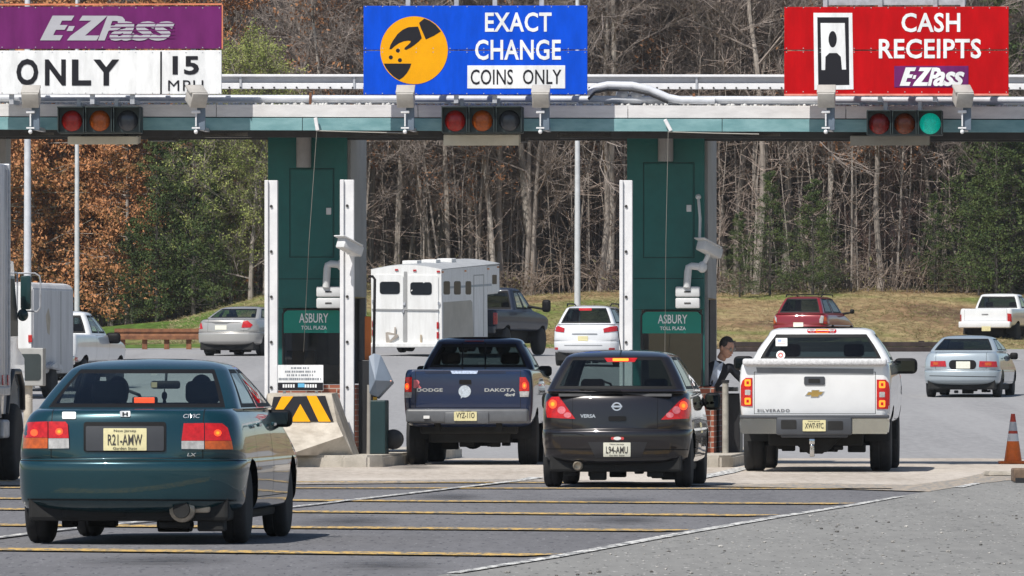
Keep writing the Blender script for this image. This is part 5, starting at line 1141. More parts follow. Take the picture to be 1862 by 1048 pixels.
for c in ((107.5, 785), (62, 787), (396, 787.5)): tv.bulb(c[0], c[1], 5, 4.6, c[0] != 62)
RECD = mat('plate_recess_grey', (.035, .038, .045), .5, vary=.1)
tv.patch('plate_surround', rrect(152, 767.5, 302, 822, 5), TRIM, .010); tv.patch('plate_recess', rrect(156, 775, 298, 820, 3), RECD, .013)
tv.plate(188, 779, 266.5, 819.5, 'R21-AMW', PLATE, .020, 'New Jersey', 'Garden State')
SILV = mat('badge_silver', (.6, .61, .62), .25, metal=.6, vary=0)
mk = tv.patch('emblem', rrect(218, 747.5, 237, 758, 2), SILV, .008); tv.text('emblem_mark', 'H', 222.5, 749.5, 232.5, 756.5, TRIM, .04, th=.012, parent=mk)
tv.text('model_badge', 'CIVIC', 333, 753, 364, 760.5, SILV, .015, .25); tv.text('trim_badge', 'LX', 340, 824, 357, 830, SILV, .02, .2)
tv.patch('white_sticker', rrect(113, 749, 138, 762, 2), WSTICK, .008)
mb = MB(); a = tv.at(233, 925, .35); mb.cyl((a[0] + .36, .16, a[1] + .0), (a[0] + .36, .7, a[1] + .02), .085, n=18); 
x0, z0 = tv.at(330, 927, .12); mb.bm.clear(); mb.lathe([(.001, .05), (.060, .045), (.066, 0), (.095, .03), (.10, .45), (.05, .5)], 'y', (x0, .12, z0), 20); mb.box((x0 + .10, .35, z0 + .015), (.22, .3, .09), bev=.03); ex_ = mb.build('exhaust', mat('dull_exhaust', (.42, .37, .30), .4, metal=.5, vary=.3, vscale=10), tv.root, 40); mb = MB(); mb.cyl((x0, .10, z0), (x0, .18, z0), .062, n=18); mb.build('exhaust_bore', UNDER, ex_, 40)
tv.patch('bumper_groove', [(50, 907), (440, 909), (440, 912), (50, 910)], TRIM, .003)
tv.mirror(477, 745, 530, 777, 2.72, TRIM, (.78, .93), both=True)
# inside: shelf brake light, mirror with an ornament
x0, z0 = tv.at(263, 729, .86); mb = MB(); mb.box((x0, .88, z0), (.19, .06, .06), bev=.015); hb = mb.build('shelf_brake_housing', TRIM, tv.root); mb = MB(); mb.box((x0, .845, z0 + .004), (.155, .01, .042), bev=.004); mb.build('shelf_brake_lamp', LHOT, hb)
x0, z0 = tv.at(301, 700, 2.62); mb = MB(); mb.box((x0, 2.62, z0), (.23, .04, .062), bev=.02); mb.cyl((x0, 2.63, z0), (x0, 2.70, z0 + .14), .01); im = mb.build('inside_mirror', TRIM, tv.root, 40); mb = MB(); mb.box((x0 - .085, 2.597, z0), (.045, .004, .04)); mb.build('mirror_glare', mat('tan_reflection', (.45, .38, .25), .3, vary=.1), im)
x0, z0 = tv.at(299, 720, 2.60); mb = MB(); mb.ball((x0, 2.6, z0), (.022, .02, .035)); mb.ball((x0, 2.6, z0 - .045), (.014, .012, .025)); mb.cyl((x0, 2.6, z0), (x0, 2.6, z0 + .09), .004); mb.build('hanging_ornament', TRIM, im, 40)
def occupant(v, px, py, y, label, w=1.):
    x, z = v.at(px, py, y); p = v.M @ Vector((x, y, 0)); t = thing('person', label, 'person', v.M @ Vector((x, y, z)), v.root.rotation_euler.z)
    mb = MB(); mb.ball((0, 0, 0), (.078, .095, .115), 18, 14); mb.ball((0, .03, -.07), (.06, .07, .07), 14, 10); mb.tube([(0, 0, -.08), (0, -.01, -.16), (0, -.02, -.24), (0, -.03, -.45), (0, -.02, -.62)], [.05, .055, .17 * w, .19 * w, .17 * w], 16); mb.tube([(-.17 * w, -.02, -.24), (-.24 * w, .05, -.42), (-.2, .32, -.46)], [.07, .055, .04], 10); mb.tube([(.17 * w, -.02, -.24), (.24 * w, .05, -.42), (.2, .32, -.46)], [.07, .055, .04], 10)
    mb.build('figure', mat('shaded_figure', (.05, .04, .038), .8, vary=.2), t, 60); mb = MB(); mb.ball((0, -.018, .03), (.086, .095, .105), 18, 14); mb.build('hair', mat('dark_hair', (.012, .010, .009), .7, vary=.2), t, 60)
occupant(tv, 215, 716, 2.02, 'driver of the dark teal sedan, seen from behind through the rear window'); occupant(tv, 367, 713, 2.02, 'dark haired passenger of the teal sedan, seen from behind through the rear window', 1.05)
# ---------------------------------------------------------------- dark hatchback
DARKP = paint('dark_aubergine_paint', (.012, .009, .010), .2, .28)
hv = sedan('hatchback', 'black aubergine hatchback in front of the right booth, brake lamps lit', 1117, 163, 4.7, DARKP, dict(W2=.842, H=1.545, zb=.235, bz=.645, tr=.035, deck=1.055, rwb=.13, rwt=.42, wsb=3.35, wst=2.55, gw=.772, rw=.585, hood=(.70, 1.0), glass_lo=.045, rnd=(.985, .972, .958, .95)), 4.29, (.70, 3.30, .31, .19, .735), lid=(.48, .66, 1.05, .5), doors=(1.0, 1.95, 3.05), glassr=glass('smoky_car_glass', (.30, .36, .36), 1.0))
for poly, c in (([(992.6, 732), (1003, 722), (1017, 721.5), (1028, 737), (1046, 762), (1020, 761), (995, 759.5), (992, 746)], ((1005, 735), (1021, 746), (1032, 755))), ([(1202, 763.4), (1218, 747), (1234.8, 730), (1245, 723), (1253.5, 728), (1256.5, 745), (1253, 761.5)], ((1243, 738), (1230, 746), (1218, 755)))):
    o = hv.patch('tail_lamp', poly, LRED, .014)
    hv.bulb(c[0][0], c[0][1], 5.5, 6, True, .016); hv.patch('lamp_reflector', ell(c[1][0], c[1][1], 7.5, 7, 14), LPINK, .0160); hv.patch('lamp_reflector', ell(c[2][0], c[2][1], 7, 5, 14), LPINK, .0160)
hv.patch('high_brake_lamp', [(1099, 651), (1159, 651), (1154, 658.5), (1104, 658.5)], LRED, .014); hv.patch('high_brake_strip', rrect(1114, 651.8, 1143, 656.8, 1.5), LGLOW, .017)
SILV2 = MATS['badge_silver']
ring = hv.patch('emblem', ell(1121.5, 739.5, 9, 7.8, 22), SILV2, .008); hv.patch('emblem_inner', ell(1121.5, 739.5, 6.2, 5.2, 18), TRIM, .010, parent=ring); hv.patch('emblem_bar', rrect(1111.5, 737.8, 1131.5, 741.2, .8), SILV2, .012, parent=ring)
hv.text('model_badge', 'VERSA', 1055, 753.5, 1083, 760, SILV2, .03); hv.patch('hatch_handle', rrect(1106, 757, 1139, 766, 3), TRIM, .012)
hv.patch('plate_recess', [(1069, 804), (1177, 804), (1166, 833), (1083, 833)], mat('dark_recess', (.022, .022, .026), .5), .006)
hv.plate(1097, 805, 1146.5, 831, 'L94-AMU', PLATEW, .014, 'New Jersey', 'Garden State')
hv.patch('round_sticker', rrect(1111, 795, 1134.5, 800, 2), mat('red_sticker', (.55, .06, .06), .5), .005); hv.patch('sticker_centre', ell(1122.5, 797.5, 7, 3.2, 14), WSTICK, .007)
hv.patch('bumper_line', [(992, 787.5), (1046, 787.5), (1062, 791), (1062, 792.4), (1046, 789.3), (992, 789.3)], TRIM, .003); hv.patch('bumper_lip', [(988, 815.5), (1255, 817), (1255, 819), (988, 817.5)], TRIM, .004)
o = hv.patch('rear_wiper', [(1054, 706), (1128, 709), (1132, 714), (1128, 716), (1100, 712), (1054, 708)], TRIM, .02)
x, z = hv.at(1131, 645, .75); mb = MB(); mb.cyl((x, .75, z - .03), (x - .03, .45, z + .30), .007, .004, 6); mb.cyl((x, .76, z - .05), (x, .75, z), .02, n=8); mb.build('antenna', TRIM, hv.root)
hv.mirror(1281, 714, 1310, 746, 2.75, TRIM, (.80, 1.02), both=True)
x0, z0 = hv.at(1028, 860, .15); mb = MB(); mb.lathe([(.001, .05), (.035, .045), (.04, 0), (.055, .02), (.06, .4)], 'y', (-.42, .12, .245), 16); mb.build('exhaust', MATS['dull_exhaust'], hv.root, 40)
# ---------------------------------------------------------------- pickups
def rows_bed(W2, L, zb, rail, cowl, tr=.10):
    hy = lambda z: lerp(L - .08, cowl, sstep(rail - .22, rail + .03, z))
    zs = [(zb, .30, .84), (zb + .04, tr + .05, .93), (zb + .10, tr + .01, .97), (lerp(zb, rail, .38), tr, .995), (lerp(zb, rail, .62), tr, 1.), (rail - .14, tr, .99), (rail - .05, tr + .005, .975), (rail - .012, tr + .012, .955), (rail, tr + .03, .93), (rail + .003, tr + .10, .88)]
    return [(z, y, hy(z), W2 * k, .012, .10, .22, .30) for z, y, k in zs]
def rows_cab(rail, H, y0, y1b, y1t, gw, rw, yt, glo=.03):
    g0 = rail + glo; g1 = H - .105
    r = [(rail - .12, y0, y1b + .1, gw * 1.03), (rail - .03, y0, y1b + .06, gw * 1.02), (g0 - .012, y0 + .003, y1b + .02, gw * 1.008), (g0, y0 + .006, y1b, gw), (g0 + .02, y0 + .012, y1b - .02, gw * .995), (lerp(g0, g1, .5), lerp(y0, yt, .5), lerp(y1b, y1t, .47), lerp(gw, rw, .40)), (g1 - .02, lerp(y0, yt, .96), lerp(y1b, y1t, .95), lerp(gw, rw, .93)), (g1, yt, y1t, rw), (g1 + .03, yt + .02, y1t - .04, rw * .985), (g1 + .065, yt + .06, y1t - .12, rw * .94), (g1 + .09, yt + .2, y1t - .26, rw * .78), (g1 + .103, yt + .4, y1t - .45, rw * .42)]
    return [q + (.05, .10, .16, .09) for q in r]
def pickup(name, label, px, s, yaw, pm, W2, L, zb, rail, H, cab, wheel, gate, glassr=GLD2, pitch=0):
    v = Veh(name, label, 'pickup truck', px, s, yaw, pitch); y0, y1b, y1t, gw, rw, yt = cab; yr, yf, r, w, xw = wheel
    wins = []; bm = v.shell(rows_bed(W2, L, zb, rail, y1b + .12), RQ, TC, wins); panels = []
    panels.append(('tailgate', ((-gate[0], gate[0]), (-99, .2), (gate[1], gate[2])), pm, 0, lambda n: n.y < -.3))
    panels.append(('door', ((-99, 99), (y0 + .12, y0 + 1.30), (zb + .08, rail - .02)), pm, 1, side))
    v.body = finish_car(v, bm, wins, [pm, TRIM], panels, ((yr, r), (yf, r)), r + .07)
    wins = car_windows(glassr, GLS, GLS, 3, 7); bm = v.shell(rows_cab(rail, H, y0, y1b, y1t, gw, rw, yt), RQ, TC, wins); named = {}
    for i, w_ in enumerate(wins):
        if w_[5] is not None: named[i + 2] = (w_[0], w_[5], w_[6])
    v.split(bm, 'cab', [pm, TRIM], named)
    v.wheels(xw, yr, xw, yf, r, w); v.liner(yr, r, r + .075, W2); v.liner(yf, r, r + .075, W2)
    v.under(W2 * .62, .35, L - .4, r * .85, zb + .15, lambda mb: (mb.box((0, .5, zb), (W2 * 1.5, .5, .16), bev=.03), mb.cyl((-xw, yr, r), (xw, yr, r), .06), mb.ball((0, yr, r), (.16, .18, .15)), mb.box((-.45, yr + .6, zb - .02), (.35, 1.0, .18), bev=.05), mb.box((-xw * .55, .9, zb + .02), (.08, 1.6, .12)), mb.box((xw * .55, .9, zb + .02), (.08, 1.6, .12)), mb.cyl((.3, .5, zb - .06), (.55, 1.6, zb - .05), .05), mb.cyl((-.45, yr + .1, r + .05), (-.4, yr - .3, zb + .2), .03), mb.cyl((.45, yr + .1, r + .05), (.4, yr - .3, zb + .2), .03)))
    ym = lerp(y0, y1b, .40); v.seat(-.42, ym, rail - .55, .6, .60); v.seat(.42, ym, rail - .55, .6, .60); mb = MB(); mb.box((0, y1b - .3, rail - .08), (gw * 1.7, .5, .16), bev=.05); mb.build('dashboard', DASH, v.root); mb = MB(); mb.box((0, (y0 + y1b) / 2, rail - .5), (gw * 1.85, y1b - y0, .05)); mb.build('floor', SEAT, v.root)
    return v
BLUP = paint('dark_blue_paint', (.005, .017, .062), .2, .3); WHIP = paint('white_truck_paint', (.74, .75, .76), 0., .3)
dv = pickup('pickup_truck', 'dark blue pickup between the two booths with stickers on its tailgate', 850, 131, 4.0, BLUP, .905, 5.35, .52, 1.335, 1.80, (1.95, 3.55, 2.95, .785, .615, 2.12), (1.02, 4.30, .37, .26, .78), (.735, .80, 1.318))
GREYB = mat('grey_bumper', (.10, .105, .115), .45, vary=.15)
mb = MB(); mb.box((0, .0, .69), (1.70, .22, .20), bev=.04, seg=3); mb.box((0, -.04, .665), (.62, .2, .17), bev=.03); mb.build('rear_bumper', GREYB, dv.root, 40)
mb = MB(); mb.bm = mb.bm; bmB = bmesh.new(); bmesh.ops.create_cube(bmB, size=1); bmesh.ops.transform(bmB, matrix=Matrix.Translation((0, -.04, .665)) @ Matrix.Diagonal((1.70, .2, .20, 1)), verts=bmB.verts); dv.add_bvh(bmB); bmB.free()
dv.plate(825.5, 745, 867, 765.5, 'VYZ-11O', PLATE, .014, 'New Jersey')
for poly, m in (([(735, 686), (749, 686), (748.5, 713), (731.5, 713), (732, 697)], LRED), ([(731.5, 713.6), (748.5, 713.6), (748, 723.5), (733, 723.5)], LCLR), ([(945, 686), (956, 686.5), (962, 697), (962.5, 711.5), (944.5, 711.5)], LRED), ([(944.5, 712), (962.5, 712), (961, 722), (945.5, 722)], LCLR)): dv.patch('tail_lamp' if m is LRED else 'reversing_lamp', poly, m, .014)
for c in ((740, 703), (953.5, 701.5)): dv.bulb(c[0], c[1], 3.0, 4.6, True, .016)
dv.patch('tailgate_handle', rrect(835, 691, 857, 699, 2), TRIM, .01); dv.patch('top_groove', rrect(773, 675.5, 920, 679.5, 1.5), mat('darker_blue', (.004, .010, .035), .4), .004)
dv.patch('top_sticker', [(819, 674.5), (869, 674.5), (867, 680), (822, 680)], mat('pale_blue_sticker', (.42, .50, .66), .5, vary=.3, vscale=40), .008)
st = dv.patch('round_sticker', ell(845, 712, 11.3, 11, 24), mat('grey_round_sticker', (.48, .54, .60), .5, vary=.25, vscale=30), .006); dv.patch('sticker_tail', [(838, 719), (842, 722), (838, 725)], MATS['grey_round_sticker'], .006, parent=st)
dv.text('letter_sticker', 'R', 752, 691, 766.5, 706, mat('pale_red_sticker', (.66, .16, .18), .5), .09, th=.008); dv.text('maker_lettering', 'DODGE', 758, 706.3, 805, 712.6, SILV2, .025, sp=1.05); dv.text('model_lettering', 'DAKOTA', 881, 706.3, 937, 712.6, SILV2, .025); dv.text('drive_badge', '4x4', 917, 715, 936.5, 721, SILV2, .04, .2)
dv.patch('bumper_sticker', rrect(770, 756, 781, 761.5, .6), WSTICK, .012); dv.patch('high_brake_lamp', rrect(845, 615.5, 880, 621.5, 1.5), mat('dim_red_lamp', (.22, .006, .006), .3), .012)
for x in (841, 882.5): dv.patch('window_bar', rrect(x - 1.5, 624, x + 1.5, 671, .5), TRIM, .008)
dv.mirror(978, 665.5, 1003, 684.5, 3.15, TRIM, (.86, 1.30), both=True, glass_on=False)
sv = pickup('pickup_truck', 'white pickup at the right booth with lit brake lamps and a chrome bumper', 1481, 141, 4.4, WHIP, .985, 5.75, .60, 1.425, 1.90, (2.02, 3.7, 3.05, .905, .69, 2.25), (1.18, 4.65, .40, .27, .82), (.785, .755, 1.30))
mb = MB(); mb.box((0, .09, 1.425), (1.86, .14, .09), bev=.03, seg=3); mb.build('tailgate_cap', mat('white_textured_cap', (.62, .62, .63), .7, vary=.2, vscale=30, bump=.4, bscale=120), sv.root, 40)
sv.patch('upper_band', [(1375, 668.5), (1588.5, 671), (1588, 681), (1377, 678.5)], mat('grey_band_plastic', (.20, .21, .22), .5, vary=.1), .008)
DKG = mat('dark_bumper_plastic', (.055, .060, .070), .5, vary=.1)
mb = MB(); mb.box((0, .02, .72), (1.92, .26, .045), bev=.015); mb.box((0, -.03, .60), (.98, .2, .235), bev=.03); mb.box((0, .0, .48), (.86, .2, .06), bev=.02); mb.build('rear_bumper', DKG, sv.root, 40)
for sx in (1, -1): mb = MB(); mb.prism([(sx * .46, .50), (sx * .46, .695), (sx * .95, .705), (sx * .97, .66), (sx * .95, .50)], -.07, .2, 'y', bev=.02); mb.build('bumper_end', mat('chrome_bumper', (.60, .585, .56), .16, metal=1., vary=.05), sv.root, 40)
bmB = bmesh.new(); bmesh.ops.create_cube(bmB, size=1); bmesh.ops.transform(bmB, matrix=Matrix.Translation((0, -.03, .60)) @ Matrix.Diagonal((.98, .2, .235, 1)), verts=bmB.verts); sv.add_bvh(bmB); bmB.free()
sv.plate(1459.5, 764, 1501.5, 784.5, 'XW7-97C', PLATE, .014, 'New Jersey')
for c in ((1434, 772), (1519, 774)): sv.patch('bumper_pocket', rrect(c[0] - 14, c[1] - 8, c[0] + 14, c[1] + 8, 2), UNDER, .006)
for x0, y0, x1, y1 in ((1347, 687.5, 1368, 739), (1594, 690.5, 1618, 744)):
    L_ = 1 if x0 < 1400 else 0
    poly = [(x0 + 9, y0), (x1, y0), (x1, y1), (x0, y1), (x0, y0 + 14), (x0 + 3, y0 + 5)] if L_ else [(x0, y0), (x1 - 8, y0), (x1 - 2, y0 + 6), (x1, y0 + 18), (x1, y1), (x0, y1)]
    sv.patch('tail_lamp', poly, LRED, .012); xm = (x0 + x1) / 2 + (2 if L_ else -2)
    for yc in (lerp(y0, y1, .17), lerp(y0, y1, .82)):
        ri = sv.patch('brake_ring', rrect(xm - 5.6, yc - 6.3, xm + 5.6, yc + 6.3, 2), LGLOW, .0145); sv.patch('ring_centre', rrect(xm - 2.4, yc - 2.8, xm + 2.4, yc + 2.8, 1), LRED, .017, parent=ri)
    sv.patch('reversing_lamp', rrect(xm - 5, lerp(y0, y1, .42), xm + 5, lerp(y0, y1, .60), 1), LCLR, .0145)
sv.patch('high_brake_lamp', rrect(1467.5, 598.3, 1521, 605.5, 3.4), LREDD, .012); sv.patch('high_brake_strip', rrect(1484, 598.8, 1506, 605, 1), LGLOW, .015)
for x in (1473, 1509): sv.patch('cargo_lamp', rrect(x, 599.2, x + 7.5, 604.7, 1), LCLR, .014)
hd = sv.patch('tailgate_handle', rrect(1462, 685, 1500, 700.5, 3), DKG, .012); sv.patch('handle_pull', rrect(1470, 689, 1491, 696, 1.5), UNDER, .02, parent=hd)
GOLD = mat('gold_emblem', (.50, .33, .10), .3, metal=.5, vary=.15); em = sv.patch('emblem', [(1475.5, 709), (1490, 709), (1490, 711.8), (1499, 711.8), (1494, 719), (1490, 719), (1489, 722.5), (1474, 722.5), (1474, 719.5), (1464, 719.5), (1469.5, 712.3), (1475, 712.3)], SILV2, .008, smooth=False); sv.patch('emblem_fill', [(1476.5, 710), (1489, 710), (1489, 713), (1496.8, 713), (1493, 718), (1489, 718), (1488, 721.5), (1475.2, 721.5), (1475.2, 718.4), (1466.5, 718.4), (1470.5, 713.4), (1476, 713.4)], GOLD, .011, parent=em, smooth=False)
sv.text('model_lettering', 'SILVERADO', 1377, 744, 1436, 749.5, mat('grey_badge', (.20, .20, .21), .4), .03, sp=1.25)
fs = sv.patch('flag_sticker', rrect(1410.5, 615, 1431.5, 629.5, 1), WSTICK, .006); sv.patch('flag_field', rrect(1414, 617, 1421, 622, .3), mat('flag_blue', (.25, .32, .55), .5), .008, parent=fs)
for y in (618, 621, 624): sv.patch('flag_stripe', rrect(1421.5 if y < 622 else 1414, y, 1428, y + 1.4, .2), mat('flag_red', (.65, .30, .30), .5), .008, parent=fs)
rs = sv.patch('round_sticker', ell(1419.5, 646, 8, 8, 20), WSTICK, .006); sv.patch('sticker_ring', ell(1419.5, 646, 5, 5, 16), mat('dull_red_sticker', (.42, .10, .09), .5), .008, parent=rs); sv.patch('sticker_centre', ell(1419.5, 646.5, 2, 1.8, 10), WSTICK, .010, parent=rs)
x, z = sv.at(1477, 800, .05); mb = MB(); mb.box((x, .05, z - .02), (.075, .2, .08), bev=.012); mb.box((x, .0, z - .12), (.06, .05, .2), bev=.01); mb.ball((x, -.04, z - .08), (.03, .03, .03)); mb.build('tow_hitch', CHROME, sv.root, 40)
mb = MB(); mb.prism([(-.36, .47), (.36, .47), (.12, .24), (-.12, .24)], .2, .5, 'y', bev=.03); mb.build('hitch_frame', UNDER, sv.root)
sv.mirror(1625, 651.5, 1668, 680, 3.2, TRIM, (.98, 1.42), glass_on=True); sv.mirror(1333.5, 647.6, 1370, 673.5, 3.2, TRIM, (-.98, 1.42), glass_on=True)
# ---------------------------------------------------------------- cars on the far side of the plaza
PALEB = paint('pale_blue_silver_paint', (.40, .46, .50), .25, .35); WHSUV = paint('white_car_paint', (.72, .73, .75), 0., .32); SILP = paint('silver_beige_paint', (.42, .41, .39), .35, .35); REDP = paint('dark_red_paint', (.24, .012, .018), .1, .3)
bv = sedan('sedan', 'pale blue sedan driving away on the right beyond the plaza', 1746, 83, 9.5, PALEB, dict(W2=.845, H=1.38, zb=.26, bz=.60, tr=.05, deck=.99, rwb=.55, rwt=1.15, wsb=3.15, wst=2.4, gw=.73, rw=.57, hood=(.68, .96), rnd=(.975, .93, .875, .845)), 4.4, (.83, 3.45, .29, .18, .73), lid=(.56, .62, 1.2, .5), doors=(1.1, 2.0, 3.1), glassr=GLD2, seats=False)
for poly in ([(1692, 657), (1719, 656.5), (1720.5, 667), (1691.5, 667)], [(1781, 657), (1812, 657.5), (1814, 668), (1780, 667.5)]): bv.patch('tail_lamp', poly, LREDD, .014)
bv.patch('indicator', rrect(1697, 659, 1706, 664, 1), LAMB, .018); bv.patch('indicator', rrect(1791, 659.5, 1803, 665, 1), LAMB, .018)
bv.patch('plate_recess', rrect(1725.5, 655, 1775, 671.5, 7), TRIM, .008); bv.patch('licence_plate', rrect(1738.5, 657.5, 1764, 670.5, .6), PLATEW, .014); bv.mirror(1836, 641.5, 1850.5, 654, 2.7, TRIM, (.78, .94), both=True, glass_on=False); bv.patch('bumper_step', [(1690, 683), (1812, 685), (1812, 686.2), (1690, 684.2)], TRIM, .003)
wv = sedan('crossover', 'white crossover beyond the plaza beside the dark pickup towing a trailer', 1063, 66, 9, WHSUV, dict(W2=.925, H=1.72, zb=.36, bz=.72, tr=.03, deck=1.17, rwb=.16, rwt=.46, wsb=3.4, wst=2.7, gw=.79, rw=.60, hood=(.8, 1.1), rnd=(.985, .965, .93, .91)), 4.67, (.92, 3.62, .36, .24, .79), glassr=GLD2, glasss=GLD2, seats=False)
for poly in ([(1006, 594), (1014, 592.5), (1026.5, 597), (1025.5, 604.5), (1008, 603)], [(1097, 598), (1110, 594), (1124, 592.5), (1125, 602), (1098, 605)]): wv.patch('tail_lamp', poly, LREDD, .016)
wv.patch('high_brake_lamp', rrect(1053, 560.5, 1076, 565, 1.2), LREDD, .012); wv.patch('licence_plate', rrect(1050.5, 611.5, 1069, 620, .5), PLATE, .014); wv.patch('rear_reflector', rrect(1007, 632, 1014.5, 636.5, 1), LREDD, .012); wv.patch('rear_reflector', rrect(1107, 633, 1118, 637, 1), LREDD, .012); wv.patch('chrome_strip', rrect(1040, 606.5, 1086, 608.5, .6), mat('grey_strip', (.25, .26, .28), .4), .012); wv.patch('bumper_groove', rrect(1026, 627.5, 1095, 629, .4), MATS['grey_strip'], .006)
for sx in (1, -1): mb = MB(); mb.tube([(sx * .60, .8, 1.70), (sx * .62, .95, 1.76), (sx * .62, 2.3, 1.76), (sx * .60, 2.45, 1.70)], .02, 6); mb.build('roof_rail', TRIM, wv.root, 40)
gv = sedan('sedan', 'silver beige sedan with red tail lamps by the grass bank, half behind the left post', 408, 63, 16, SILP, dict(W2=.925, H=1.46, zb=.30, bz=.68, tr=.05, deck=1.06, rwb=.70, rwt=1.35, wsb=3.5, wst=2.7, gw=.78, rw=.61, hood=(.72, 1.0), rnd=(.97, .92, .87, .845)), 5.0, (1.05, 3.80, .325, .21, .79), lid=(.55, .70, 1.25, .6), doors=(1.35, 2.3, 3.4), seats=False, glassr=glass('light_car_glass', (.50, .60, .58), 1.1))
for poly in ([(357, 597), (361, 588), (366, 586.5), (368.5, 598), (357.5, 599.5)], [(439, 596), (442, 584.5), (450, 583), (459.5, 591), (455, 596)]): gv.patch('tail_lamp', poly, LRED, .014)
gv.patch('reversing_lamp', [(437, 598), (455, 596.5), (450, 600), (436, 600)], LCLR, .014); gv.patch('licence_plate', rrect(391, 592, 412, 600, .5), PLATEW, .012); gv.patch('lid_groove', [(370, 585), (437, 585), (437, 586.4), (420, 587), (412, 589), (392, 589), (384, 587), (370, 586.4)], mat('grey_shadow_gap', (.12, .12, .12), .5), .004)
gv.seat(-.38, 1.9, .42); gv.seat(.38, 1.9, .42)
rv = sedan('crossover', 'dark red crossover on the far road behind the white pickup at the booth', 1451, 54.5, 16, REDP, dict(W2=.965, H=1.70, zb=.36, bz=.72, tr=.04, deck=1.09, rwb=.14, rwt=.48, wsb=3.25, wst=2.6, gw=.79, rw=.595, hood=(.8, 1.05), rnd=(.985, .965, .93, .91)), 4.5, (.92, 3.54, .35, .23, .78), glassr=GLD2, glasss=GLD2, seats=False)
for poly, m, nm in (([(1408, 573), (1412, 578), (1412.5, 587), (1409, 583)], LCLR, 'reversing_lamp'), ([(1404.5, 580), (1408, 577), (1411, 586), (1408, 589)], LAMB, 'amber_lamp'), ([(1493, 573.5), (1498, 575), (1496.5, 588), (1490, 587.5), (1490, 581)], LCLR, 'reversing_lamp'), ([(1499, 575), (1504, 579), (1505, 584.5), (1498, 584.5)], LAMB, 'amber_lamp'), ([(1498, 585), (1505, 585), (1503.5, 589.5), (1497.5, 589.5)], LREDD, 'tail_lamp')): rv.patch(nm, poly, m, .016)
rv.patch('licence_plate', rrect(1442.5, 586.5, 1460.5, 595, .5), PLATEW, .014); rv.patch('emblem', ell(1449, 574, 2.4, 1.9, 12), SILV2, .012); rv.mirror(1545, 562.5, 1552.5, 571, 2.9, TRIM, (.86, 1.12), both=True, glass_on=False)
for sx in (1, -1): mb = MB(); mb.tube([(sx * .60, .8, 1.68), (sx * .62, .95, 1.75), (sx * .62, 2.3, 1.75), (sx * .60, 2.45, 1.68)], .022, 6); mb.build('roof_rail', TRIM, rv.root, 40)
for y in (1.1, 2.1): mb = MB(); mb.box((0, y, 1.75), (1.24, .06, .03)); mb.build('roof_bar', TRIM, rv.root)
def simple_bumper(v, W2, z0, z1, m, y=.0): mb = MB(); mb.box((0, y, (z0 + z1) / 2), (W2 * 1.94, .24, z1 - z0), bev=.04, seg=3); mb.build('rear_bumper', m, v.root, 40)
av = pickup('pickup_truck', 'white pickup on the far road at the right edge of the grass bank', 1791, 53.5, 17, WHIP, .93, 5.3, .62, 1.24, 1.78, (1.75, 3.6, 2.95, .80, .66, 1.9), (1.0, 4.2, .38, .26, .80), (.74, .82, 1.23)); simple_bumper(av, .93, .58, .80, WHIP)
for poly in ([(1743, 573), (1748, 572), (1748, 586), (1743.5, 586)], [(1831.5, 570), (1839, 571), (1840, 586), (1832, 587)]): av.patch('tail_lamp', poly, LREDD, .016)
x, z = av.at(1793, 598, -.14); mb = MB(); mb.box((x, -.125, z), (.31, .012, .16)); mb.build('licence_plate', PLATE, av.root); av.patch('emblem', rrect(1785, 571, 1797, 573, .5), MATS['grey_badge'], .012)
GRYP = paint('dark_blue_grey_paint', (.018, .026, .048), .2, .5, .25)
fv = pickup('pickup_truck', 'dark grey pickup towing the white horse trailer', 843, 61.2, 17.5, GRYP, 1.0, 5.9, .70, 1.33, 2.02, (2.1, 4.2, 3.4, .90, .76, 2.2), (1.25, 4.75, .41, .28, .84), (.80, .85, 1.31)); simple_bumper(fv, 1.0, .62, .84, DKG)
fv.patch('tail_lamp', rrect(896.5, 569, 905, 590, 1), LREDD, .014); fv.mirror(985, 545, 1000, 568, 3.3, TRIM, (1.0, 1.45), both=True, glass_on=False)
lv = pickup('pickup_truck', 'white pickup towing the enclosed white trailer on the left', 62, 81.5, 11, WHIP, .95, 5.4, .62, 1.28, 1.82, (1.8, 3.6, 2.95, .82, .66, 1.95), (1.0, 4.3, .38, .26, .80), (.76, .82, 1.26)); simple_bumper(lv, .95, .58, .80, CHROME)
lv.patch('tail_lamp', rrect(135, 650, 141.5, 663, 1), LREDD, .014); lv.mirror(193, 605, 218, 625, 3.1, TRIM, (.96, 1.30), both=True, glass_on=False)
# ---------------------------------------------------------------- horse trailer
WALU = mat('white_trailer_skin', (.67, .665, .65), .5, vscale=2.2, col2=(.78, .78, .77), stretch=(3, 3, .4), coat=.1)
GSKIRT = mat('silver_trailer_skirt', (.36, .35, .33), .4, metal=.3, vary=.15, vscale=1.2)
DWIN = mat('dark_trailer_window', (.012, .015, .02), .3, vary=.2, vscale=8, spec=.15)
RLAMP = LREDD
ht = Veh('horse_trailer', 'white horse trailer with two rear doors behind the dark grey pickup', 'trailer', 740, 63, 14.5, 2.2)
hw, ht_z = 1.05, 2.50
def arch_prof(w, z0, z1, rise, n=8): return [(-w, z0), (w, z0), (w, z1)] + [(w * math.cos(math.pi * k / n) if 0 else w * (1 - 2 * k / n), z1 + rise * math.sin(math.pi * k / n)) for k in range(1, n)] + [(-w, z1)]
bmH = MB(); bmH.prism(arch_prof(hw, .30, ht_z, .13), 0, 5.2, 'y'); bmH.prism(arch_prof(hw - .003, 1.62, ht_z - .002, .13), 5.2, 6.7, 'y', bev=.05)
bmH.bm.normal_update(); ht.add_bvh(bmH.bm); bmH.build('body', WALU, ht.root, 30)
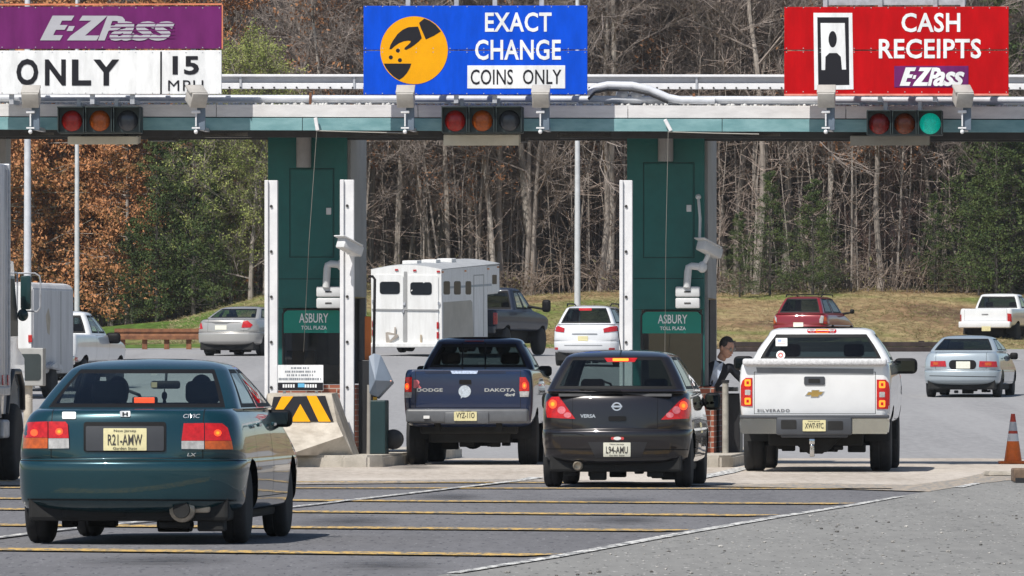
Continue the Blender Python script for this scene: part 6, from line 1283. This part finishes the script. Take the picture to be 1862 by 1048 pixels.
mb = MB(); mb.prism([(-hw - .01, ht_z - .02), (hw + .01, ht_z - .02), (hw + .015, ht_z + .01)] + [((hw + .015) * (1 - 2 * k / 8), ht_z + .012 + .14 * math.sin(math.pi * k / 8)) for k in range(1, 8)] + [(-hw - .015, ht_z + .01)], .03, 6.66, 'y'); mb.build('roof', mat('pale_grey_roof', (.40, .41, .42), .5, vary=.12), ht.root, 30)
for x, y in ((-.15, 1.2), (.1, 2.4), (.25, 3.6)): mb = MB(); mb.box((x, y, ht_z + .17), (.45, .5, .12), bev=.02); mb.build('roof_vent', WALU, ht.root)
for nm, (x0, y0, x1, y1) in (('rear_door', (681, 500, 733, 631)), ('rear_door', (741, 501, 797, 632))): ht.patch(nm, rrect(x0, y0, x1, y1, 3), WALU, .03)
b2 = bmesh.new()
for o in ht.root.children:
    if o.name.startswith('rear_door'):
        me2 = o.data.copy(); b2.from_mesh(me2); bpy.data.meshes.remove(me2)
ht.add_bvh(b2); b2.free()
for r in ((690.5, 512.5, 727, 535), (746, 513.5, 785, 536.5)): ht.patch('door_window', rrect(*r, 5), DWIN, .012)
ht.patch('centre_post', rrect(734.5, 494, 740, 632, 1), mat('grey_post', (.30, .30, .30), .5, vary=.1), .02); ht.patch('door_rail', [(676, 561.5), (798, 563), (798, 565.5), (676, 564)], MATS['grey_post'], .036)
for x, y in ((735, 553), (733, 566), (678, 548), (798, 552)): ht.patch('hinge', rrect(x - 2, y - 3, x + 2, y + 3, 1), GALV, .05)
ht.patch('jack_bracket', [(701, 605), (705, 604), (719, 607), (724, 609), (724, 613), (706, 625), (702, 623)], mat('grey_bracket', (.34, .30, .26), .5, vary=.2), .05); ht.patch('bracket_face', [(706, 609), (718, 610), (709, 619)], WALU, .055); ht.patch('latch_bar', rrect(717, 595, 720, 608, 1), MATS['grey_bracket'], .05); ht.patch('latch_bar', rrect(764, 609, 767, 624, 1), mat('tan_bar', (.40, .32, .22), .6), .04)
RTAPE = mat('red_reflective_tape', (.50, .10, .07), .4, vary=.5, vscale=15)
for x0, x1 in ((678, 692), (706, 722), (735, 752), (762, 776)): ht.patch('reflective_tape', rrect(x0, 626.5, x1, 628.5, .3), RTAPE, .036)
for x, y in ((721, 491), (754, 492), (797, 494)): ht.patch('marker_lamp', rrect(x - 3, y - 1.6, x + 3, y + 1.6, .8), RLAMP, .03)
for x, y in ((675, 589), (675, 605), (796, 592), (796, 610)): ht.patch('tail_lamp', rrect(x - 2.2, y - 6, x + 2.2, y + 6, 1), RLAMP, .03)
for x0, x1 in ((806.5, 818.5), (825.5, 838), (846.5, 857)): ht.patch('side_window', rrect(x0, 511.5, x1, 536, 3), DWIN, .012)
for r in ((895, 500, 903.5, 517),): ht.patch('side_window', rrect(*r, 1.5), DWIN, .012)
ht.patch('side_skirt', [(806, 550), (856, 546), (859, 550), (862, 640), (806, 640)], GSKIRT, .012)
for p in ([(861, 500), (880, 499), (880, 501), (861, 502)], [(861, 500), (862.3, 500), (862.3, 612), (861, 612)], [(879, 500), (880.2, 500), (880.2, 612), (879, 612)]): ht.patch('door_outline', p, MATS['grey_post'], .008)
ht.patch('side_stripe', [(818, 521), (894, 516), (894, 520), (818, 525)], mat('blue_grey_stripe', (.28, .33, .38), .4), .006)
for x, y in ((805, 495), (846.5, 493), (888, 489), (906, 486)): ht.patch('marker_lamp', rrect(x - 2, y - 1.5, x + 2, y + 1.5, .7), LAMB if x > 810 else RLAMP, .03)
mb = MB(); mb.box((0, -.06, .32), (2.12, .14, .14), bev=.03); mb.build('rear_bumper', WALU, ht.root)
for y in (2.9, 3.75): ht.wheel(.93, y, .36, .22); ht.wheel(-.93, y, .36, .22)
mb = MB(); mb.box((0, 2.6, .36), (1.9, 5.0, .12)); mb.build('underbody', UNDER, ht.root)
mb = MB(); mb.cyl((0, 6.2, 1.62), (0, 6.2, 1.1), .06); mb.build('gooseneck_coupler', UNDER, ht.root)
# ---------------------------------------------------------------- enclosed trailer on the left
et = Veh('enclosed_trailer', 'white enclosed cargo trailer, shade on its side coloured grey, towed on the left', 'trailer', -26, 85, 12)
ew = 1.05; mb = MB(); mb.prism([(-ew, .55), (ew, .55), (ew, 2.36), (ew - .06, 2.46), (ew - .2, 2.5), (-ew + .2, 2.5), (-ew + .06, 2.46), (-ew, 2.36)], 0, 3.3, 'y', bev=.02); mb.bm.normal_update(); et.add_bvh(mb.bm); mb.build('body', mat('shaded_trailer_white', (.47, .46, .46), .6, vscale=1.5, col2=(.62, .61, .61), stretch=(3, 3, .35)), et.root, 30)  # streaked white, greyed all over: the side's shade is put into the colour
mb = MB(); mb.prism([(-ew + .03, .60), (ew - .03, .60), (ew - .03, 2.34), (ew - .1, 2.42), (-ew + .1, 2.42), (-ew + .03, 2.34)], -.03, -.002, 'y', bev=.008); mb.build('rear_door', WALU, et.root)
et.patch('seam', [(110, 528), (111.5, 528), (111.5, 680), (110, 680)], MATS['grey_post'], .006); et.patch('stain', [(83, 575), (88, 560), (92, 580), (90, 610), (86, 605)], mat('tan_stain', (.42, .36, .28), .7, vary=.2), .003); mb = MB(); x, z = et.at(55, 616, -.04); mb.box((x, -.04, z), (.09, .03, .16), bev=.01); mb.build('tail_lamp', RLAMP, et.root)
mb = MB(); mb.box((0, -.03, .50), (2.0, .1, .1), bev=.02); mb.build('rear_sill', GALV, et.root)
for y in (1.5,): et.wheel(1.0, y, .34, .22); et.wheel(-1.0, y, .34, .22)
mb = MB(); mb.prism([(1.0, .66), (1.0, .72), (1.35, .80), (2.0, .72), (2.0, .60), (1.9, .60)], .98, 1.18, 'x', bev=.02); mb.build('mudguard', GALV, et.root); mb = MB(); mb.tube([(.6, 3.2, .5), (0, 4.6, .48)], .04); mb.tube([(-.6, 3.2, .5), (0, 4.6, .48)], .04); mb.build('tow_bar', UNDER, et.root)
# ---------------------------------------------------------------- box truck at the left edge
bt = Veh('box_truck', 'white box truck at the left edge with a tall bracketed mirror', 'truck', -307, 163.5, 5.0)
BOXW = mat('streaked_box_white', (.42, .42, .43), .55, vscale=2.2, col2=(.74, .74, .75), stretch=(5, 5, .28), contrast=(.32, .6))
mb = MB(); mb.box((0, 2.6, 2.42), (2.42, 5.2, 2.62), bev=.025)
for k in range(10): mb.box((1.215, .3 + k * .52, 2.42), (.02, .035, 2.5))
mb.build('cargo_box', BOXW, bt.root, 30)
mb = MB(); mb.box((0, 2.6, 1.07), (2.46, 5.24, .10), bev=.015); mb.box((0, 5.16, 2.42), (2.47, .07, 2.64), bev=.015); mb.build('box_frame', GALV, bt.root)
for y_ in (5.0, 4.6): mb = MB(); mb.box((1.235, y_, 1.20), (.012, .10, .12)); mb.build('side_marker', RLAMP, bt.root)
mb = MB(); mb.box((0, 3.3, .85), (.9, 7.2, .26)); mb.box((.7, 4.4, .72), (.5, .9, .5), bev=.06); mb.build('chassis', UNDER, bt.root)
CABW = mat('white_cab_paint', (.70, .71, .73), .3, vary=.04, coat=1)
mb = MB(); mb.prism([(5.5, .95), (5.5, 2.55), (5.7, 2.68), (6.6, 2.66), (6.95, 2.0), (7.0, 1.62), (7.5, 1.5), (7.6, .8), (7.3, .75), (7.2, 1.1), (6.95, 1.28), (6.45, 1.28), (6.15, 1.1), (6.0, .75), (5.6, .75)], -1.06, 1.06, 'x', bev=.05); mb.build('cab', CABW, bt.root, 40)
mb = MB(); mb.prism([(5.75, 1.72), (5.75, 2.4), (6.45, 2.4), (6.75, 1.9), (6.75, 1.72)], 1.075, 1.09, 'x'); mb.build('door_window', DWIN, bt.root)
mb = MB(); mb.tube([(1.06, 7.32, .85), (1.07, 7.22, 1.12), (1.07, 6.97, 1.30), (1.07, 6.45, 1.30), (1.07, 6.13, 1.12), (1.06, 5.98, .80)], .035, 8); mb.build('fender_lip', BLACKP, bt.root, 50)
for y in (6.62, 1.5): bt.wheel(.98, y, .46, .28); bt.wheel(-.98, y, .46, .28)
mb = MB(); mb.box((.9, 5.95, .62), (.35, .5, .22), bev=.03); mb.build('step', GALV, bt.root)
f = lambda px, py: bt.at(px, py, 6.9)
a = f(37, 577); b = f(56, 500); mb = MB(); mb.box(((a[0] + b[0]) / 2, 6.93, (a[1] + b[1]) / 2 + .04), (b[0] - a[0], .08, b[1] - a[1] - .1), bev=.025); mr = mb.build('mirror', mat('teal_black_mirror', (.012, .04, .042), .25, vary=.1), bt.root, 40)
c = f(41, 573); mb = MB(); mb.ball((c[0], 6.92, c[1]), (.068, .05, .075)); mb.build('spot_mirror', MATS['teal_black_mirror'], mr, 60)
pts = [f(*p) for p in ((30, 497), (62, 497), (70, 502), (72, 512), (71, 560), (66, 567), (52, 566), (40, 566))]; mb = MB(); mb.tube([(p[0], 6.98, p[1]) for p in pts], .010, 6); mb.tube([(pts[0][0], 6.98, pts[0][1]), (1.0, 6.9, pts[0][1] + .01)], .014, 6); q = f(29, 565); mb.tube([(q[0], 6.98, q[1]), (1.0, 6.9, q[1])], .014, 6); mb.tube([(q[0], 6.98, q[1]), (pts[0][0], 6.98, pts[0][1])], .012, 6); mb.build('mirror_bracket', GALV, bt.root, 50)
# ---------------------------------------------------------------- attendant leaning out of the right booth
va = 2.05; ua, _ = PU(1300, 700, va); at_ = thing('person', 'grey haired attendant in dark jacket leaning out of the right booth', 'person', PW(ua, va, 0), -PSI)
pa = lambda px, py, y=0.: Vector((PU(px, py, va)[0] - ua, y, PU(px, py, va)[1]))
SKIN = mat('skin', (.56, .31, .22), .55, vary=.12, vscale=25); JACK = mat('dark_navy_jacket', (.010, .012, .020), .85, vary=.25, vscale=12); SHIRT = mat('pale_blue_shirt', (.50, .56, .66), .8, vary=.1, vscale=20); HAIRG = mat('dark_grey_hair', (.045, .04, .038), .75, vary=.5, vscale=60)
def skinned(name, chain, edges, m, parent, root=0, sub=2):
    me = bpy.data.meshes.new('t'); me.from_pydata([tuple(c[0]) for c in chain], edges, []); ob = bpy.data.objects.new('t', me); C.objects.link(ob)
    md = ob.modifiers.new('s', 'SKIN'); md.use_smooth_shade = True; ss = ob.modifiers.new('u', 'SUBSURF'); ss.levels = sub; ss.render_levels = sub
    for i, c in enumerate(chain):
        r = c[1]; me.skin_vertices[0].data[i].radius = r if isinstance(r, tuple) else (r, r); me.skin_vertices[0].data[i].use_root = (i == root)
    dg = bpy.context.evaluated_depsgraph_get(); m2 = bpy.data.meshes.new_from_object(ob.evaluated_get(dg)); bpy.data.objects.remove(ob); bpy.data.meshes.remove(me)
    return link(name, m2, m, parent, True)
hip, belly, chest, nk = pa(1281, 728, .05), pa(1288, 703, .03), pa(1303, 677, .0), pa(1313, 657, -.01)
sr, sl_ = pa(1329, 668, .06), pa(1289, 671, -.10)
ch = [(hip, (.15, .12)), (belly, (.15, .12)), (chest, (.17, .12)), (nk, (.075, .07)), (sr, .075), (pa(1342, 684, .10), .060), (pa(1354, 697, .12), .048), (pa(1366, 703, .10), .034), (sl_, .075), (pa(1283, 697, -.16), .058), (pa(1290, 716, -.2), .045), (hip + Vector((-.1, .05, -.45)), .09), (hip + Vector((-.12, .08, -.9)), .06)]
skinned('jacket', ch, [(0, 1), (1, 2), (2, 3), (2, 4), (4, 5), (5, 6), (6, 7), (2, 8), (8, 9), (9, 10), (0, 11), (11, 12)], JACK, at_)
mb = MB(); sh = [pa(*p) for p in ((1301, 655), (1310, 662), (1316, 658), (1313, 672), (1307, 688), (1299, 703), (1290, 706), (1291, 694), (1297, 676))]
vs = [mb.bm.verts.new((p.x, -.155 + .05 * abs(p.z - chest.z) / .3 + .02 * math.sin(p.x * 60), p.z)) for p in sh]; fr_ = mb.bm.faces.new(vs); ex = bmesh.ops.extrude_face_region(mb.bm, geom=[fr_]); bmesh.ops.translate(mb.bm, verts=[g for g in ex['geom'] if isinstance(g, bmesh.types.BMVert)], vec=(0, .09, 0)); mb.build('shirt', SHIRT, at_)
hc = pa(1322, 632, -.03); Hh = MB()
Hh.ball((0, 0, 0), (.082, .098, .118), 22, 18); Hh.ball((0, -.035, -.062), (.058, .062, .068), 16, 12)
Hh.prism([(-.092, .012), (-.126, -.036), (-.085, -.04)], -.013, .013, 'x', bev=.006)
for sx in (1, -1): Hh.ball((sx * .084, .012, -.012), (.012, .026, .034), 10, 8)
Hh.tube([(-.028, -.094, -.072), (0, -.100, -.072), (.028, -.094, -.072)], [.005, .008, .005], 6); Hh.tube([(0, .01, -.07), (0, .03, -.17)], [.055, .058], 14)
rotH = Matrix.Translation(hc) @ Matrix.Rotation(R(52), 4, 'Z') @ Matrix.Rotation(R(24), 4, 'X') @ Matrix.Scale(1.10, 4)
bmesh.ops.transform(Hh.bm, matrix=rotH, verts=Hh.bm.verts); Hh.build('head', SKIN, at_, 60)
Hr = MB(); Hr.ball((0, .022, .032), (.090, .098, .108), 22, 16); 
bmesh.ops.delete(Hr.bm, geom=[v for v in Hr.bm.verts if v.co.y < -.045 and v.co.z < .075], context='VERTS'); bmesh.ops.delete(Hr.bm, geom=[v for v in Hr.bm.verts if v.co.z < -.045], context='VERTS')
bmesh.ops.transform(Hr.bm, matrix=rotH, verts=Hr.bm.verts); Hr.build('hair', HAIRG, at_, 60)
Gl = MB()
for sx in (1, -1): Gl.lathe([(.021, -.002), (.024, 0), (.021, .002)], 'y', (sx * .032, -.101, .006), 14); Gl.box((sx * .03, -.088, .03), (.035, .012, .008)); Gl.cyl((sx * .056, -.10, .01), (sx * .084, .0, .012), .003, n=5)
bmesh.ops.transform(Gl.bm, matrix=rotH, verts=Gl.bm.verts); Gl.build('glasses', mat('spectacle_frame', (.35, .33, .30), .3, metal=.5), at_)
w0 = pa(1366, 703, .10); hd_ = [(w0, .030), (w0 + Vector((.05, .0, -.015)), (.040, .018)), (w0 + Vector((.09, 0, -.02)), (.040, .014))]; ed = [(0, 1), (1, 2)]
for k, (dy, ln) in enumerate(((-.030, .055), (-.010, .068), (.010, .062), (.030, .046))):
    i = len(hd_); b0 = w0 + Vector((.095, dy, -.02)); hd_ += [(b0, .010), (b0 + Vector((ln * .5, 0, -.012)), .009), (b0 + Vector((ln * .85, 0, -.035)), .007)]; ed += [(2, i), (i, i + 1), (i + 1, i + 2)]
i = len(hd_); hd_ += [(w0 + Vector((.055, -.045, -.02)), .011), (w0 + Vector((.085, -.06, -.035)), .009)]; ed += [(1, i), (i, i + 1)]
skinned('hand', hd_, ed, SKIN, at_, sub=1)
# ---------------------------------------------------------------- thin haze over the long view
mb = MB(); mb.box((0, 305, 24), (640, 790, 53)); hz = mb.build('haze', None)
hm = bpy.data.materials.new('thin_haze'); hm.use_nodes = True; n = hm.node_tree.nodes; n.clear(); ho = n.new('ShaderNodeOutputMaterial'); pv = n.new('ShaderNodeVolumePrincipled')
pv.inputs['Color'].default_value = (.85, .88, .92, 1); pv.inputs['Density'].default_value = .00013; pv.inputs['Anisotropy'].default_value = .3; hm.node_tree.links.new(pv.outputs[0], ho.inputs['Volume'])
hz.data.materials.clear(); hz.data.materials.append(hm); tag(hz, 'thin pale haze in the air over the toll plaza', 'haze', kind='stuff')
